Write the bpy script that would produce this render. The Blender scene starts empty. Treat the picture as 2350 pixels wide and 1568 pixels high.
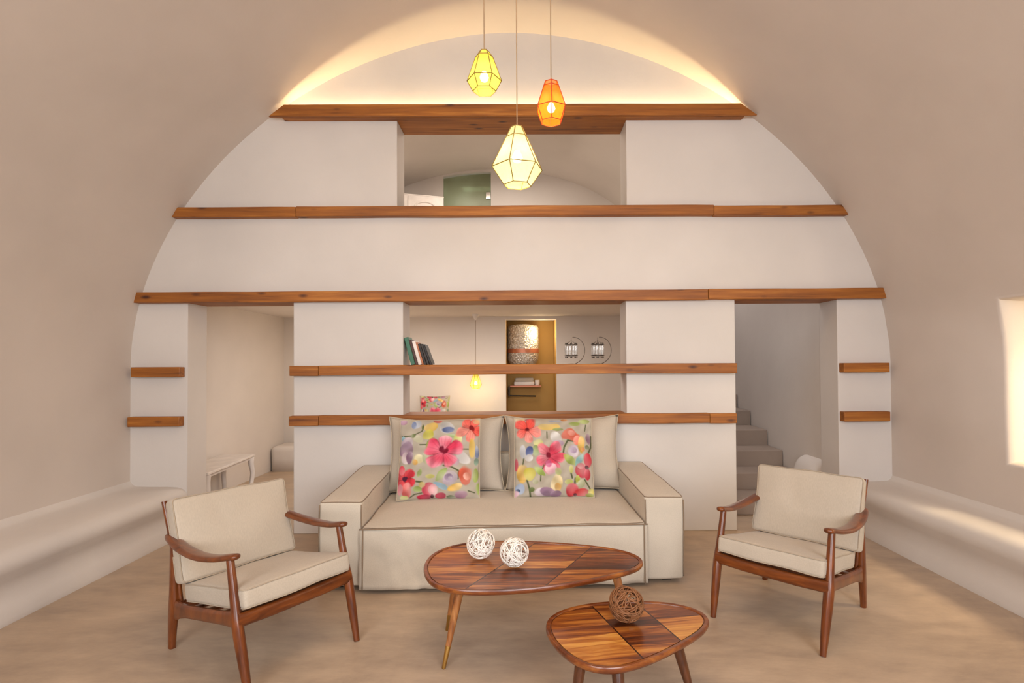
import bpy, bmesh, math, random
import numpy as np
from mathutils import Vector, Matrix, noise as mnoise

R = math.radians
COL = bpy.context.scene.collection
random.seed(7)

# ------------------------------------------------------------------ helpers
def srgb(r, g, b):
    def f(c):
        c /= 255.0
        return c / 12.92 if c <= 0.04045 else ((c + 0.055) / 1.055) ** 2.4
    return (f(r), f(g), f(b), 1.0)

def obj(name, bm, mat, parent=None, smooth=True, loc=None, angle=40):
    me = bpy.data.meshes.new(name)
    bm.normal_update()
    bm.to_mesh(me); bm.free()
    for m in (mat if isinstance(mat, (list, tuple)) else [mat]):
        me.materials.append(m)
    if smooth:
        me.shade_smooth()
        if angle < 180:
            me.set_sharp_from_angle(angle=R(angle))
    o = bpy.data.objects.new(name, me)
    COL.objects.link(o)
    if parent: o.parent = parent
    if loc: o.location = loc
    return o

def tag(o, label, cat, group=None, kind=None):
    o['label'] = label; o['category'] = cat
    if group: o['group'] = group
    if kind: o['kind'] = kind
    return o

def thing(name, label, cat, loc=(0, 0, 0), rz=0, group=None):
    o = bpy.data.objects.new(name, None); COL.objects.link(o)
    o.empty_display_size = .05
    o.location = loc; o.rotation_euler = (0, 0, rz)
    return tag(o, label, cat, group)

def struct(name, bm, mat, **k):
    o = obj(name, bm, mat, **k); o['kind'] = 'structure'; return o

def bevel(o, w, seg=2, ang=30):
    m = o.modifiers.new('bevel', 'BEVEL'); m.width = w; m.segments = seg
    m.limit_method = 'ANGLE'; m.angle_limit = R(ang); m.harden_normals = False
    return o

def bx(bm, x0, x1, y0, y1, z0, z1, mi=0):
    v = [bm.verts.new((x, y, z)) for z in (z0, z1) for y in (y0, y1) for x in (x0, x1)]
    for f in ((0, 2, 3, 1), (4, 5, 7, 6), (0, 1, 5, 4), (2, 6, 7, 3), (0, 4, 6, 2), (1, 3, 7, 5)):
        fc = bm.faces.new([v[i] for i in f]); fc.material_index = mi

def box(*a):
    bm = bmesh.new(); bx(bm, *a); return bm

def prism(bm, pts, y0, y1, axis='y'):
    """closed outline pts (a, b) extruded between y0 and y1 along an axis"""
    def P(a, b, t):
        return {'y': (a, t, b), 'x': (t, a, b), 'z': (a, b, t)}[axis]
    A = [bm.verts.new(P(a, b, y0)) for a, b in pts]
    B = [bm.verts.new(P(a, b, y1)) for a, b in pts]
    n = len(pts)
    bm.faces.new(A); bm.faces.new(B[::-1])
    for i in range(n):
        bm.faces.new((A[i], B[i], B[(i + 1) % n], A[(i + 1) % n]))
    bmesh.ops.recalc_face_normals(bm, faces=bm.faces)

def sweep(bm, path, size, n=8, up=(0, 0, 1), closed=False, cap=True, mi=0, power=2.0):
    """sweep an (super)ellipse section; size = list of (side half, up half) per point"""
    path = [Vector(p) for p in path]; up = Vector(up); N = len(path)
    if not isinstance(size, list): size = [size] * N
    size = [(s, s) if isinstance(s, (int, float)) else s for s in size]
    rings = []; prev = None
    for i, p in enumerate(path):
        if closed: t = path[(i + 1) % N] - path[i - 1]
        else: t = path[min(i + 1, N - 1)] - path[max(i - 1, 0)]
        t.normalize()
        if prev is None:
            s = t.cross(up)
            if s.length < 1e-4: s = t.cross(Vector((1, 0, 0)))
        else:
            s = prev - t * prev.dot(t)
            if s.length < 1e-5: s = t.cross(up)
        s.normalize(); prev = s.copy()
        u = s.cross(t)
        a, b = size[i]; ring = []
        for k in range(n):
            th = 2 * math.pi * (k + .5) / n
            c, d = math.cos(th), math.sin(th)
            c = math.copysign(abs(c) ** (2 / power), c); d = math.copysign(abs(d) ** (2 / power), d)
            ring.append(bm.verts.new(p + s * (a * c) + u * (b * d)))
        rings.append(ring)
    for i in range(N if closed else N - 1):
        r0, r1 = rings[i], rings[(i + 1) % N]
        for k in range(n):
            f = bm.faces.new((r0[k], r0[(k + 1) % n], r1[(k + 1) % n], r1[k])); f.material_index = mi
    if cap and not closed:
        for r in (rings[0][::-1], rings[-1]):
            f = bm.faces.new(r); f.material_index = mi
    return rings

def tube(*a, **k):
    bm = bmesh.new(); sweep(bm, *a, **k); bmesh.ops.recalc_face_normals(bm, faces=bm.faces); return bm

def catmull(pts, m=6):
    P = [Vector(p) for p in pts]; P = [P[0] * 2 - P[1]] + P + [P[-1] * 2 - P[-2]]; out = []
    for i in range(1, len(P) - 2):
        for k in range(m):
            t = k / m; a, b, c, d = P[i - 1:i + 3]
            out.append(.5 * ((2 * b) + (c - a) * t + (2 * a - 5 * b + 4 * c - d) * t * t + (3 * b - a - 3 * c + d) * t ** 3))
    out.append(P[-2]); return out

def lathe(bm, prof, n=24, c=(0, 0, 0), a0=0.0, mi=0):
    rings = []
    for r, z in prof:
        rings.append([bm.verts.new((c[0] + r * math.cos(a0 + 2 * math.pi * k / n), c[1] + r * math.sin(a0 + 2 * math.pi * k / n), c[2] + z)) for k in range(n)])
    for a, b in zip(rings, rings[1:]):
        for k in range(n):
            f = bm.faces.new((a[k], a[(k + 1) % n], b[(k + 1) % n], b[k])); f.material_index = mi
    return rings

def ncoords(h, r, m):
    e = [h - r + r * math.sin(t * math.pi / 8) for t in range(1, 5)]
    inner = [-(h - r) + 2 * (h - r) * i / m for i in range(m + 1)]
    return [-x for x in e[::-1]] + inner + e

def softbox(bm, hx, hy, hz, r, m=(8, 8, 3), deform=None):
    """rounded box about the origin with an even grid, then a free deformation"""
    H = (hx, hy, hz); cs = [ncoords(H[i], r, m[i]) for i in range(3)]
    cache = {}
    def V(p):
        k = tuple(round(c, 6) for c in p)
        if k not in cache:
            p = Vector(p)
            q = Vector([max(-(H[i] - r), min(H[i] - r, p[i])) for i in range(3)])
            d = p - q
            if d.length > 1e-9: q = q + d.normalized() * r
            if deform: q = Vector(deform(q))
            cache[k] = bm.verts.new(q)
        return cache[k]
    for ax in range(3):
        i, j = (ax + 1) % 3, (ax + 2) % 3
        for sgn in (-1, 1):
            for a0, a1 in zip(cs[i], cs[i][1:]):
                for b0, b1 in zip(cs[j], cs[j][1:]):
                    q = []
                    for a, b in ((a0, b0), (a1, b0), (a1, b1), (a0, b1)):
                        p = [0, 0, 0]; p[ax] = sgn * H[ax]; p[i] = a; p[j] = b; q.append(V(p))
                    if sgn < 0: q = q[::-1]
                    try: bm.faces.new(q)
                    except ValueError: pass

def rect_loop(hx, hy, z, r, m=10):
    """closed path round a rectangle with rounded corners at height z"""
    pts = []
    for cx, cy, a in ((hx - r, hy - r, 0), (-hx + r, hy - r, 90), (-hx + r, -hy + r, 180), (hx - r, -hy + r, 270)):
        for k in range(5):
            t = R(a + 22.5 * k); pts.append(Vector((cx + r * math.cos(t), cy + r * math.sin(t), z)))
    out = []
    for a, b in zip(pts, pts[1:] + pts[:1]):
        n = max(1, int((b - a).length / .05))
        out += [a.lerp(b, i / n) for i in range(n)]
    return out

# ------------------------------------------------------------------ materials
def nodes(name):
    m = bpy.data.materials.new(name); m.use_nodes = True
    nt = m.node_tree; b = nt.nodes['Principled BSDF']
    return m, nt, b

def N(nt, t, **k):
    n = nt.nodes.new(t)
    for a, v in k.items():
        if a in n.inputs.keys(): n.inputs[a].default_value = v
        else: setattr(n, a, v)
    return n

def L(nt, a, b): nt.links.new(a, b)

def ramp(nt, fac, stops):
    r = nt.nodes.new('ShaderNodeValToRGB'); e = r.color_ramp.elements
    while len(e) < len(stops): e.new(.5)
    for i, (p, c) in enumerate(stops): e[i].position = p; e[i].color = c
    L(nt, fac, r.inputs[0]); return r

def coords(nt, scale=(1, 1, 1), rnd=True, rot=(0, 0, 0), kind='Object'):
    tc = N(nt, 'ShaderNodeTexCoord'); mp = N(nt, 'ShaderNodeMapping')
    mp.inputs['Scale'].default_value = scale; mp.inputs['Rotation'].default_value = rot
    L(nt, tc.outputs[kind], mp.inputs[0])
    if rnd:
        oi = N(nt, 'ShaderNodeObjectInfo'); ml = N(nt, 'ShaderNodeMath', operation='MULTIPLY'); ml.inputs[1].default_value = 37.0
        L(nt, oi.outputs['Random'], ml.inputs[0]); L(nt, ml.outputs[0], mp.inputs['Location'])
    return mp.outputs[0]

def bump(nt, b, height, strength=.2, dist=.01):
    n = N(nt, 'ShaderNodeBump'); n.inputs['Strength'].default_value = strength; n.inputs['Distance'].default_value = dist
    L(nt, height, n.inputs['Height']); L(nt, n.outputs[0], b.inputs['Normal']); return n

def plaster(name, c, var=.06, rough=.85):
    m, nt, b = nodes(name); co = coords(nt, rnd=False)
    n1 = N(nt, 'ShaderNodeTexNoise', Scale=1.3, Detail=4.0); L(nt, co, n1.inputs['Vector'])
    d = tuple(x * (1 - var) for x in c[:3]) + (1,); u = tuple(min(1, x * (1 + var * .6)) for x in c[:3]) + (1,)
    r = ramp(nt, n1.outputs[0], [(.3, d), (.7, u)]); L(nt, r.outputs[0], b.inputs['Base Color'])
    n2 = N(nt, 'ShaderNodeTexNoise', Scale=5.0, Detail=5.0, Roughness=.55); L(nt, co, n2.inputs['Vector'])
    bump(nt, b, n2.outputs[0], .12, .03)
    b.inputs['Roughness'].default_value = rough; b.inputs['Specular IOR Level'].default_value = .15
    return m

def simple(name, c, rough=.5, metal=0.0, spec=.5):
    m, nt, b = nodes(name); co = coords(nt)
    n1 = N(nt, 'ShaderNodeTexNoise', Scale=9.0, Detail=3.0); L(nt, co, n1.inputs['Vector'])
    r = ramp(nt, n1.outputs[0], [(.3, tuple(x * .9 for x in c[:3]) + (1,)), (.7, tuple(min(1, x * 1.06) for x in c[:3]) + (1,))])
    L(nt, r.outputs[0], b.inputs['Base Color'])
    b.inputs['Roughness'].default_value = rough; b.inputs['Metallic'].default_value = metal; b.inputs['Specular IOR Level'].default_value = spec
    return m

def wood_beam(name):
    m, nt, b = nodes(name); co = coords(nt)
    def sc(s):
        mp = N(nt, 'ShaderNodeMapping'); mp.inputs['Scale'].default_value = s; L(nt, co, mp.inputs[0]); return mp.outputs[0]
    g = N(nt, 'ShaderNodeTexNoise', Scale=3.0, Detail=6.0, Roughness=.6, Distortion=.4); L(nt, sc((.5, 9, 9)), g.inputs['Vector'])
    r = ramp(nt, g.outputs[0], [(.25, srgb(102, 52, 14)), (.42, srgb(146, 86, 26)), (.58, srgb(168, 103, 34)), (.75, srgb(196, 133, 56))])
    big = N(nt, 'ShaderNodeTexNoise', Scale=1.1, Detail=2.0); L(nt, sc((1, 2, 2)), big.inputs['Vector'])
    rb = ramp(nt, big.outputs[0], [(.35, (.78, .72, .66, 1)), (.65, (1.05, 1.03, 1.0, 1))])
    mx = N(nt, 'ShaderNodeMixRGB', blend_type='MULTIPLY'); mx.inputs[0].default_value = 1
    L(nt, r.outputs[0], mx.inputs[1]); L(nt, rb.outputs[0], mx.inputs[2])
    v = N(nt, 'ShaderNodeTexVoronoi', Scale=2.3); L(nt, sc((1.5, 4, 4)), v.inputs['Vector'])
    k = ramp(nt, v.outputs['Distance'], [(.07, (1, 1, 1, 1)), (.19, (0, 0, 0, 1))])
    mk = N(nt, 'ShaderNodeMixRGB'); L(nt, k.outputs[0], mk.inputs[0]); L(nt, mx.outputs[0], mk.inputs[1]); mk.inputs[2].default_value = srgb(72, 32, 12)
    L(nt, mk.outputs[0], b.inputs['Base Color']); b.inputs['Roughness'].default_value = .55
    bump(nt, b, g.outputs[0], .25, .01)
    return m

def wood_fine(name, stops, sc=(3, 3, 40), rough=.28, coat=.25):
    m, nt, b = nodes(name); co = coords(nt, sc)
    g = N(nt, 'ShaderNodeTexNoise', Scale=1.5, Detail=5.0, Roughness=.6, Distortion=.5); L(nt, co, g.inputs['Vector'])
    r = ramp(nt, g.outputs[0], stops); L(nt, r.outputs[0], b.inputs['Base Color'])
    b.inputs['Roughness'].default_value = rough; b.inputs['Coat Weight'].default_value = coat; b.inputs['Coat Roughness'].default_value = .15
    return m

def wood_table(name, th, slope, plank, seed, tilt=0.0):
    """sheesham top in three panels: planks of very different tone, dark joints between the panels"""
    m, nt, b = nodes(name); tc = N(nt, 'ShaderNodeTexCoord'); sep = N(nt, 'ShaderNodeSeparateXYZ'); L(nt, tc.outputs['Object'], sep.inputs[0])
    def M(op, a, c=None, **k):
        n = N(nt, 'ShaderNodeMath', operation=op)
        for i, q in enumerate((a, c)):
            if q is None: continue
            if isinstance(q, (int, float)): n.inputs[i].default_value = q
            else: L(nt, q, n.inputs[i])
        return n.outputs[0]
    x, y = sep.outputs[0], sep.outputs[1]
    s = M('ADD', x, M('MULTIPLY', y, slope))
    idx = M('ADD', M('GREATER_THAN', s, th[0]), M('GREATER_THAN', s, th[1]))
    yy = M('ADD', y, M('MULTIPLY', x, tilt))
    wob = N(nt, 'ShaderNodeTexNoise', Scale=4.0, Detail=2.0); L(nt, tc.outputs['Object'], wob.inputs['Vector'])
    row = M('FLOOR', M('ADD', M('DIVIDE', M('ADD', yy, M('MULTIPLY', wob.outputs[0], .05)), plank), M('MULTIPLY', idx, .37)))
    wn = N(nt, 'ShaderNodeTexWhiteNoise', noise_dimensions='2D'); cv = N(nt, 'ShaderNodeCombineXYZ')
    L(nt, row, cv.inputs[0]); L(nt, M('ADD', idx, seed), cv.inputs[1]); L(nt, cv.outputs[0], wn.inputs['Vector'])
    cg = N(nt, 'ShaderNodeCombineXYZ'); L(nt, M('MULTIPLY', x, 2.2), cg.inputs[0]); L(nt, M('MULTIPLY', yy, 26.0), cg.inputs[1]); L(nt, M('ADD', M('MULTIPLY', wn.outputs[0], 9.0), seed), cg.inputs[2])
    g = N(nt, 'ShaderNodeTexNoise', Scale=1.2, Detail=5.0, Roughness=.6, Distortion=.9); L(nt, cg.outputs[0], g.inputs['Vector'])
    f = M('ADD', M('MULTIPLY', g.outputs[0], 1.05), M('MULTIPLY', wn.outputs[0], .42))
    r = ramp(nt, M('SUBTRACT', f, .22), [(.22, srgb(58, 22, 8)), (.38, srgb(104, 48, 16)), (.5, srgb(142, 76, 26)), (.62, srgb(176, 108, 42)), (.8, srgb(208, 148, 70))])
    d0 = M('ABSOLUTE', M('SUBTRACT', s, th[0])); d1 = M('ABSOLUTE', M('SUBTRACT', s, th[1]))
    ln = M('LESS_THAN', M('MINIMUM', d0, d1), .0035)
    mk = N(nt, 'ShaderNodeMixRGB'); L(nt, ln, mk.inputs[0]); L(nt, r.outputs[0], mk.inputs[1]); mk.inputs[2].default_value = srgb(45, 16, 6)
    L(nt, mk.outputs[0], b.inputs['Base Color']); b.inputs['Roughness'].default_value = .3
    b.inputs['Coat Weight'].default_value = .25; b.inputs['Coat Roughness'].default_value = .2
    return m

def linen(name, c, scale=260, wr=.0):
    m, nt, b = nodes(name); co = coords(nt)
    w1 = N(nt, 'ShaderNodeTexNoise', Scale=scale, Detail=1.0)
    mp = N(nt, 'ShaderNodeMapping'); mp.inputs['Scale'].default_value = (1, .25, .6); L(nt, co, mp.inputs[0]); L(nt, mp.outputs[0], w1.inputs['Vector'])
    n1 = N(nt, 'ShaderNodeTexNoise', Scale=4.0, Detail=5.0); L(nt, co, n1.inputs['Vector'])
    ad = N(nt, 'ShaderNodeMath', operation='ADD'); L(nt, w1.outputs[0], ad.inputs[0]); L(nt, n1.outputs[0], ad.inputs[1])
    hf = N(nt, 'ShaderNodeMath', operation='MULTIPLY'); hf.inputs[1].default_value = .5; L(nt, ad.outputs[0], hf.inputs[0])
    r = ramp(nt, hf.outputs[0], [(.35, tuple(x * .92 for x in c[:3]) + (1,)), (.65, tuple(min(1, x * 1.05) for x in c[:3]) + (1,))])
    L(nt, r.outputs[0], b.inputs['Base Color']); b.inputs['Roughness'].default_value = .95; b.inputs['Specular IOR Level'].default_value = .1
    b.inputs['Sheen Weight'].default_value = .15
    bump(nt, b, w1.outputs[0], .15, .003)
    return m

def emis(name, c, s):
    m, nt, b = nodes(name); b.inputs['Base Color'].default_value = c
    b.inputs['Emission Color'].default_value = c; b.inputs['Emission Strength'].default_value = s
    return m

def shade_mat(name, c, s, tr):
    """thin woven fabric lit from within: part see-through, part glowing"""
    m, nt, b = nodes(name); out = nt.nodes['Material Output']; co = coords(nt)
    n1 = N(nt, 'ShaderNodeTexNoise', Scale=60.0, Detail=3.0); L(nt, co, n1.inputs['Vector'])
    r = ramp(nt, n1.outputs[0], [(.3, tuple(x * .86 for x in c[:3]) + (1,)), (.7, c)])
    t0 = N(nt, 'ShaderNodeBsdfTranslucent'); L(nt, r.outputs[0], t0.inputs[0]); df = N(nt, 'ShaderNodeBsdfDiffuse'); L(nt, r.outputs[0], df.inputs[0])
    tl = N(nt, 'ShaderNodeMixShader'); tl.inputs[0].default_value = .5; L(nt, t0.outputs[0], tl.inputs[1]); L(nt, df.outputs[0], tl.inputs[2])
    em = N(nt, 'ShaderNodeEmission'); L(nt, r.outputs[0], em.inputs[0]); em.inputs[1].default_value = s
    ad = N(nt, 'ShaderNodeAddShader'); L(nt, tl.outputs[0], ad.inputs[0]); L(nt, em.outputs[0], ad.inputs[1])
    tp = N(nt, 'ShaderNodeBsdfTransparent'); tp.inputs[0].default_value = tuple(.5 + .5 * x for x in c[:3]) + (1,)
    mx = N(nt, 'ShaderNodeMixShader'); mx.inputs[0].default_value = tr
    L(nt, ad.outputs[0], mx.inputs[1]); L(nt, tp.outputs[0], mx.inputs[2]); L(nt, mx.outputs[0], out.inputs['Surface'])
    return m

M_wall = plaster('white_plaster', srgb(214, 207, 201))
M_vault = plaster('vault_plaster', srgb(208, 197, 188))
M_back = plaster('rear_plaster', srgb(222, 213, 205))
M_ochre = plaster('ochre_plaster', srgb(190, 152, 92), .12)
M_step = plaster('grey_cement', srgb(156, 138, 124), .15, .7)
M_beam = wood_beam('beam_wood')
M_chair = wood_fine('chair_wood', [(.3, srgb(78, 34, 10)), (.55, srgb(114, 56, 18)), (.75, srgb(142, 76, 28))], sc=(25, 7, 4))
M_chairx = wood_fine('chair_rail_wood', [(.3, srgb(78, 34, 10)), (.55, srgb(114, 56, 18)), (.75, srgb(142, 76, 28))], sc=(4, 25, 25))
M_leg = wood_fine('table_leg_wood', [(.3, srgb(110, 58, 26)), (.5, srgb(158, 98, 50)), (.7, srgb(186, 128, 72))], sc=(25, 25, 5))
M_legdark = wood_fine('dark_leg_wood', [(.3, srgb(62, 30, 14)), (.6, srgb(98, 54, 26)), (.75, srgb(120, 70, 36))], sc=(25, 25, 5))
M_rim = wood_fine('table_rim_wood', [(.3, srgb(80, 34, 12)), (.5, srgb(118, 58, 22)), (.7, srgb(164, 98, 40))], sc=(3, 14, 14))
M_sofa = linen('sofa_linen', srgb(202, 190, 173))
M_cush = linen('beige_cushion_linen', srgb(190, 178, 162))
M_chairlinen = linen('chair_linen', srgb(190, 177, 160))
M_seam = linen('seam_piping', srgb(138, 118, 98))
M_pipe = linen('chair_piping', srgb(172, 156, 136))
M_brass = simple('brass', srgb(200, 160, 90), .3, 1.0)
M_white = simple('white_paint', srgb(228, 220, 214), .45)
M_cab = simple('cabinet_paint', srgb(236, 226, 218), .5)
M_rattanw = simple('white_rattan', srgb(240, 232, 222), .6)
M_rattanb = simple('brown_rattan', srgb(134, 86, 50), .6)
M_dark = simple('dark_metal', srgb(70, 62, 55), .4, .8)
M_chrome = simple('chrome', srgb(215, 210, 205), .15, 1.0)
M_wire = simple('lamp_wire', srgb(140, 116, 52), .6)
M_wireo = simple('orange_lamp_wire', srgb(190, 70, 18), .6)
M_cord = simple('grey_cord', srgb(150, 130, 108), .7)
M_steel = simple('aged_steel', srgb(120, 110, 100), .3, .7)
M_copper = simple('copper', srgb(190, 120, 90), .4, .4)

def floor_mat():
    m, nt, b = nodes('polished_cement'); co = coords(nt, rnd=False)
    n1 = N(nt, 'ShaderNodeTexNoise', Scale=.9, Detail=7.0, Roughness=.62, Distortion=.8); L(nt, co, n1.inputs['Vector'])
    mp = N(nt, 'ShaderNodeMapping'); mp.inputs['Scale'].default_value = (1, 3, 1); mp.inputs['Rotation'].default_value = (0, 0, .5); L(nt, co, mp.inputs[0])
    n2 = N(nt, 'ShaderNodeTexNoise', Scale=2.5, Detail=8.0, Roughness=.7); L(nt, mp.outputs[0], n2.inputs['Vector'])
    ad = N(nt, 'ShaderNodeMath', operation='ADD'); L(nt, n1.outputs[0], ad.inputs[0]); L(nt, n2.outputs[0], ad.inputs[1])
    hf = N(nt, 'ShaderNodeMath', operation='MULTIPLY'); hf.inputs[1].default_value = .5; L(nt, ad.outputs[0], hf.inputs[0])
    r = ramp(nt, hf.outputs[0], [(.32, srgb(148, 128, 110)), (.5, srgb(178, 156, 134)), (.68, srgb(204, 180, 154))])
    L(nt, r.outputs[0], b.inputs['Base Color'])
    rr = ramp(nt, n2.outputs[0], [(.3, (.34, .34, .34, 1)), (.7, (.5, .5, .5, 1))]); L(nt, rr.outputs[0], b.inputs['Roughness'])
    b.inputs['Specular IOR Level'].default_value = .4
    bump(nt, b, n2.outputs[0], .05, .01)
    return m
M_floor = floor_mat()

# ------------------------------------------------------------------ the room
CX, AH, BH, ZS, PW = -0.10, 3.27, 2.87, 1.45, 1.88      # vault: centre, half width, rise, spring height, super-ellipse power
YF, YW, YB = -1.6, 4.54, 4.82                          # room front, face and back of the shelf wall
def arc(k, n, a=AH, b=BH):
    t = math.pi * k / n; c, s = math.cos(t), math.sin(t)
    return CX + a * math.copysign(abs(c) ** (2 / PW), c), ZS + b * abs(s) ** (2 / PW)

struct('floor', box(-3.5, 3.3, YF, 8.6, -.1, 0), M_floor)

def shell(bm, prof, ys, th, flip):
    """thin curved wall of given profile, offset outward by th"""
    rings = []
    for y in ys:
        rings.append([bm.verts.new((x, y, z)) for x, z in prof])
    for a, b in zip(rings, rings[1:]):
        for k in range(len(prof) - 1):
            q = (a[k], a[k + 1], b[k + 1], b[k]); bm.faces.new(q[::-1] if flip else q)

NA = 96
cut = 10                                               # how much of the arc is wall before the ceiling begins
prof = [arc(k, NA) for k in range(NA + 1)]             # right to left
bm = bmesh.new(); shell(bm, prof[cut:NA - cut + 1], [YF, YW + .06], .1, False)
struct('ceiling', bm, M_vault, angle=180)
# left wall with its part of the vault
pl = [(CX - AH, 0), (CX - AH, .7)] + prof[::-1][:cut + 1]
bm = bmesh.new(); shell(bm, pl[::-1], [YF, YW + .06], .1, False)
struct('wall_left', bm, M_vault, angle=180)
# right wall with a deep window recess
pr = prof[:cut + 1][::-1] + [(CX + AH, .7), (CX + AH, 0)]
WY0, WY1, WZ0, WZ1 = 2.35, 3.47, .75, 1.87
bm = bmesh.new()
XR = CX + AH
def rp(z):                                              # x of the right wall at height z
    if z <= ZS: return XR
    return CX + AH * (1 - ((z - ZS) / BH) ** PW) ** (1 / PW)
zs = sorted(set([0, .4, WZ0, 1.1, ZS, 1.6, WZ1] + [z for _, z in prof[:cut + 1] if z > WZ1]))
zs = [z for z in zs if z <= prof[cut][1] + 1e-6]
ys = [YF, 0, 1.2, WY0, WY1, YW + .06]
G = {(i, j): bm.verts.new((rp(z), y, z)) for i, y in enumerate(ys) for j, z in enumerate(zs)}
for i in range(len(ys) - 1):
    for j in range(len(zs) - 1):
        if ys[i] == WY0 and WZ0 <= zs[j] < WZ1: continue
        bm.faces.new((G[i, j], G[i, j + 1], G[i + 1, j + 1], G[i + 1, j]))
# splayed, round-edged recess
def ringpts(inset, x):
    pts = []
    for y, z in [(WY0, z) for z in zs if WZ0 <= z <= WZ1] + [(WY1, z) for z in zs[::-1] if WZ0 <= z <= WZ1]:
        yc, zc = (WY0 + WY1) / 2, (WZ0 + WZ1) / 2
        pts.append((x if x > XR + .03 else rp(z) + (x - XR), y - math.copysign(inset, y - yc), z - inset * max(-1, min(1, (z - zc) / .5))))
    return pts
prev = [G[ys.index(y), zs.index(z)] for y, z in [(WY0, z) for z in zs if WZ0 <= z <= WZ1] + [(WY1, z) for z in zs[::-1] if WZ0 <= z <= WZ1]]
for inset, x in ((.012, XR + .006), (.022, XR + .02), (.03, XR + .05), (.05, XR + .42)):
    cur = [bm.verts.new(p) for p in ringpts(inset, x)]
    for k in range(len(cur)):
        k2 = (k + 1) % len(cur); bm.faces.new((prev[k], prev[k2], cur[k2], cur[k]))
    prev = cur
bmesh.ops.recalc_face_normals(bm, faces=bm.faces)
struct('wall_right', bm, M_vault, angle=60)
# window at the outer end of the recess
bm = bmesh.new(); xw = XR + .36
for a in ((WY0 + .05, WY0 + .11, WZ0 + .05, WZ1 - .05), (WY1 - .11, WY1 - .05, WZ0 + .05, WZ1 - .05), (WY0 + .11, WY1 - .11, WZ0 + .05, WZ0 + .11), (WY0 + .11, WY1 - .11, WZ1 - .11, WZ1 - .05), ((WY0 + WY1) / 2 - .025, (WY0 + WY1) / 2 + .025, WZ0 + .11, WZ1 - .11)):
    bx(bm, xw, xw + .05, *a)
w = struct('window_1', bm, M_white, smooth=False)
mg, nt, b = nodes('window_glass'); out = nt.nodes['Material Output']
tp = N(nt, 'ShaderNodeBsdfTransparent'); gl = N(nt, 'ShaderNodeBsdfGlossy', Roughness=.05); mx = N(nt, 'ShaderNodeMixShader'); mx.inputs[0].default_value = .07
L(nt, tp.outputs[0], mx.inputs[1]); L(nt, gl.outputs[0], mx.inputs[2]); L(nt, mx.outputs[0], out.inputs[0])
obj('pane', box(xw + .02, xw + .026, WY0 + .06, WY1 - .06, WZ0 + .06, WZ1 - .06), mg, w, smooth=False)

# the shelf wall: arched outline, two passages to the floor, two openings
def holed_wall(outline, holes, y0, y1):
    bm = bmesh.new()
    def loop(pts, y):
        v = [bm.verts.new((x, y, z)) for x, z in pts]
        return v, [bm.edges.new((v[i], v[(i + 1) % len(v)])) for i in range(len(v))]
    loops = [outline] + holes; sides = []
    for y in (y0, y1):
        vs, es = [], []
        for l in loops:
            v, e = loop(l, y); vs.append(v); es += e
        bmesh.ops.triangle_fill(bm, use_beauty=True, use_dissolve=True, edges=es, normal=(0, -1, 0))
        sides.append(vs)
    for a, b in zip(*sides):
        for i in range(len(a)):
            j = (i + 1) % len(a); bm.faces.new((a[i], a[j], b[j], b[i]))
    bmesh.ops.recalc_face_normals(bm, faces=bm.faces)
    return bm
PL0, PL1, PR0, PR1, PT = -2.885, -1.98, 1.825, 2.712, 2.01
LO = (-1.04, .882, .985, PT); UP = (-1.088, .897, 2.80, 3.575)
outl = [(CX - AH, 0), (PL0, 0), (PL0, PT), (PL1, PT), (PL1, 0), (PR0, 0), (PR0, PT), (PR1, PT), (PR1, 0), (CX + AH, 0)] + [arc(k, 64, AH + .03, BH + .03) for k in range(65)]
rc = lambda x0, x1, z0, z1: [(x0, z0), (x1, z0), (x1, z1), (x0, z1)]
wb = struct('wall_back', holed_wall(outl, [rc(*LO), rc(*UP)], YW, YB), M_wall, angle=35)
bevel(wb, .012, 3, 60)

# rooms behind
struct('wall_far_left', box(-3.6, -3.45, YB, 7.7, 0, 2.12), M_back, smooth=False)
struct('ceiling_lower', box(-3.6, 1.8, YB, 8.6, 2.12, 2.30), M_back, smooth=False)
NX0, NX1 = -.262, .470
struct('wall_rear', holed_wall([(-3.6, 0), (NX0, 0), (NX0, 2.075), (NX1, 2.075), (NX1, 0), (1.8, 0), (1.8, 2.12), (-3.6, 2.12)], [], 7.6, 7.72), M_back, smooth=False)
bm = bmesh.new(); bx(bm, NX0 - .1, NX0, 7.72, 8.5, 0, 2.12); bx(bm, NX1, NX1 + .1, 7.72, 8.5, 0, 2.12); bx(bm, NX0 - .1, NX1 + .1, 8.4, 8.5, 0, 2.12)
struct('wall_niche', bm, M_ochre, smooth=False)
struct('wall_stair_left', box(1.8, 1.825, YB, 8.6, 0, 4.9), M_back, smooth=False)
struct('wall_stair_right', box(2.82, 2.95, YB, 8.6, 0, 4.9), M_back, smooth=False)
struct('wall_stair_rear', box(1.825, 2.82, 8.45, 8.6, 0, 4.9), M_back, smooth=False)
struct('ceiling_stair', box(1.8, 2.95, YB, 8.6, 4.9, 5.0), M_back, smooth=False)
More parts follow.
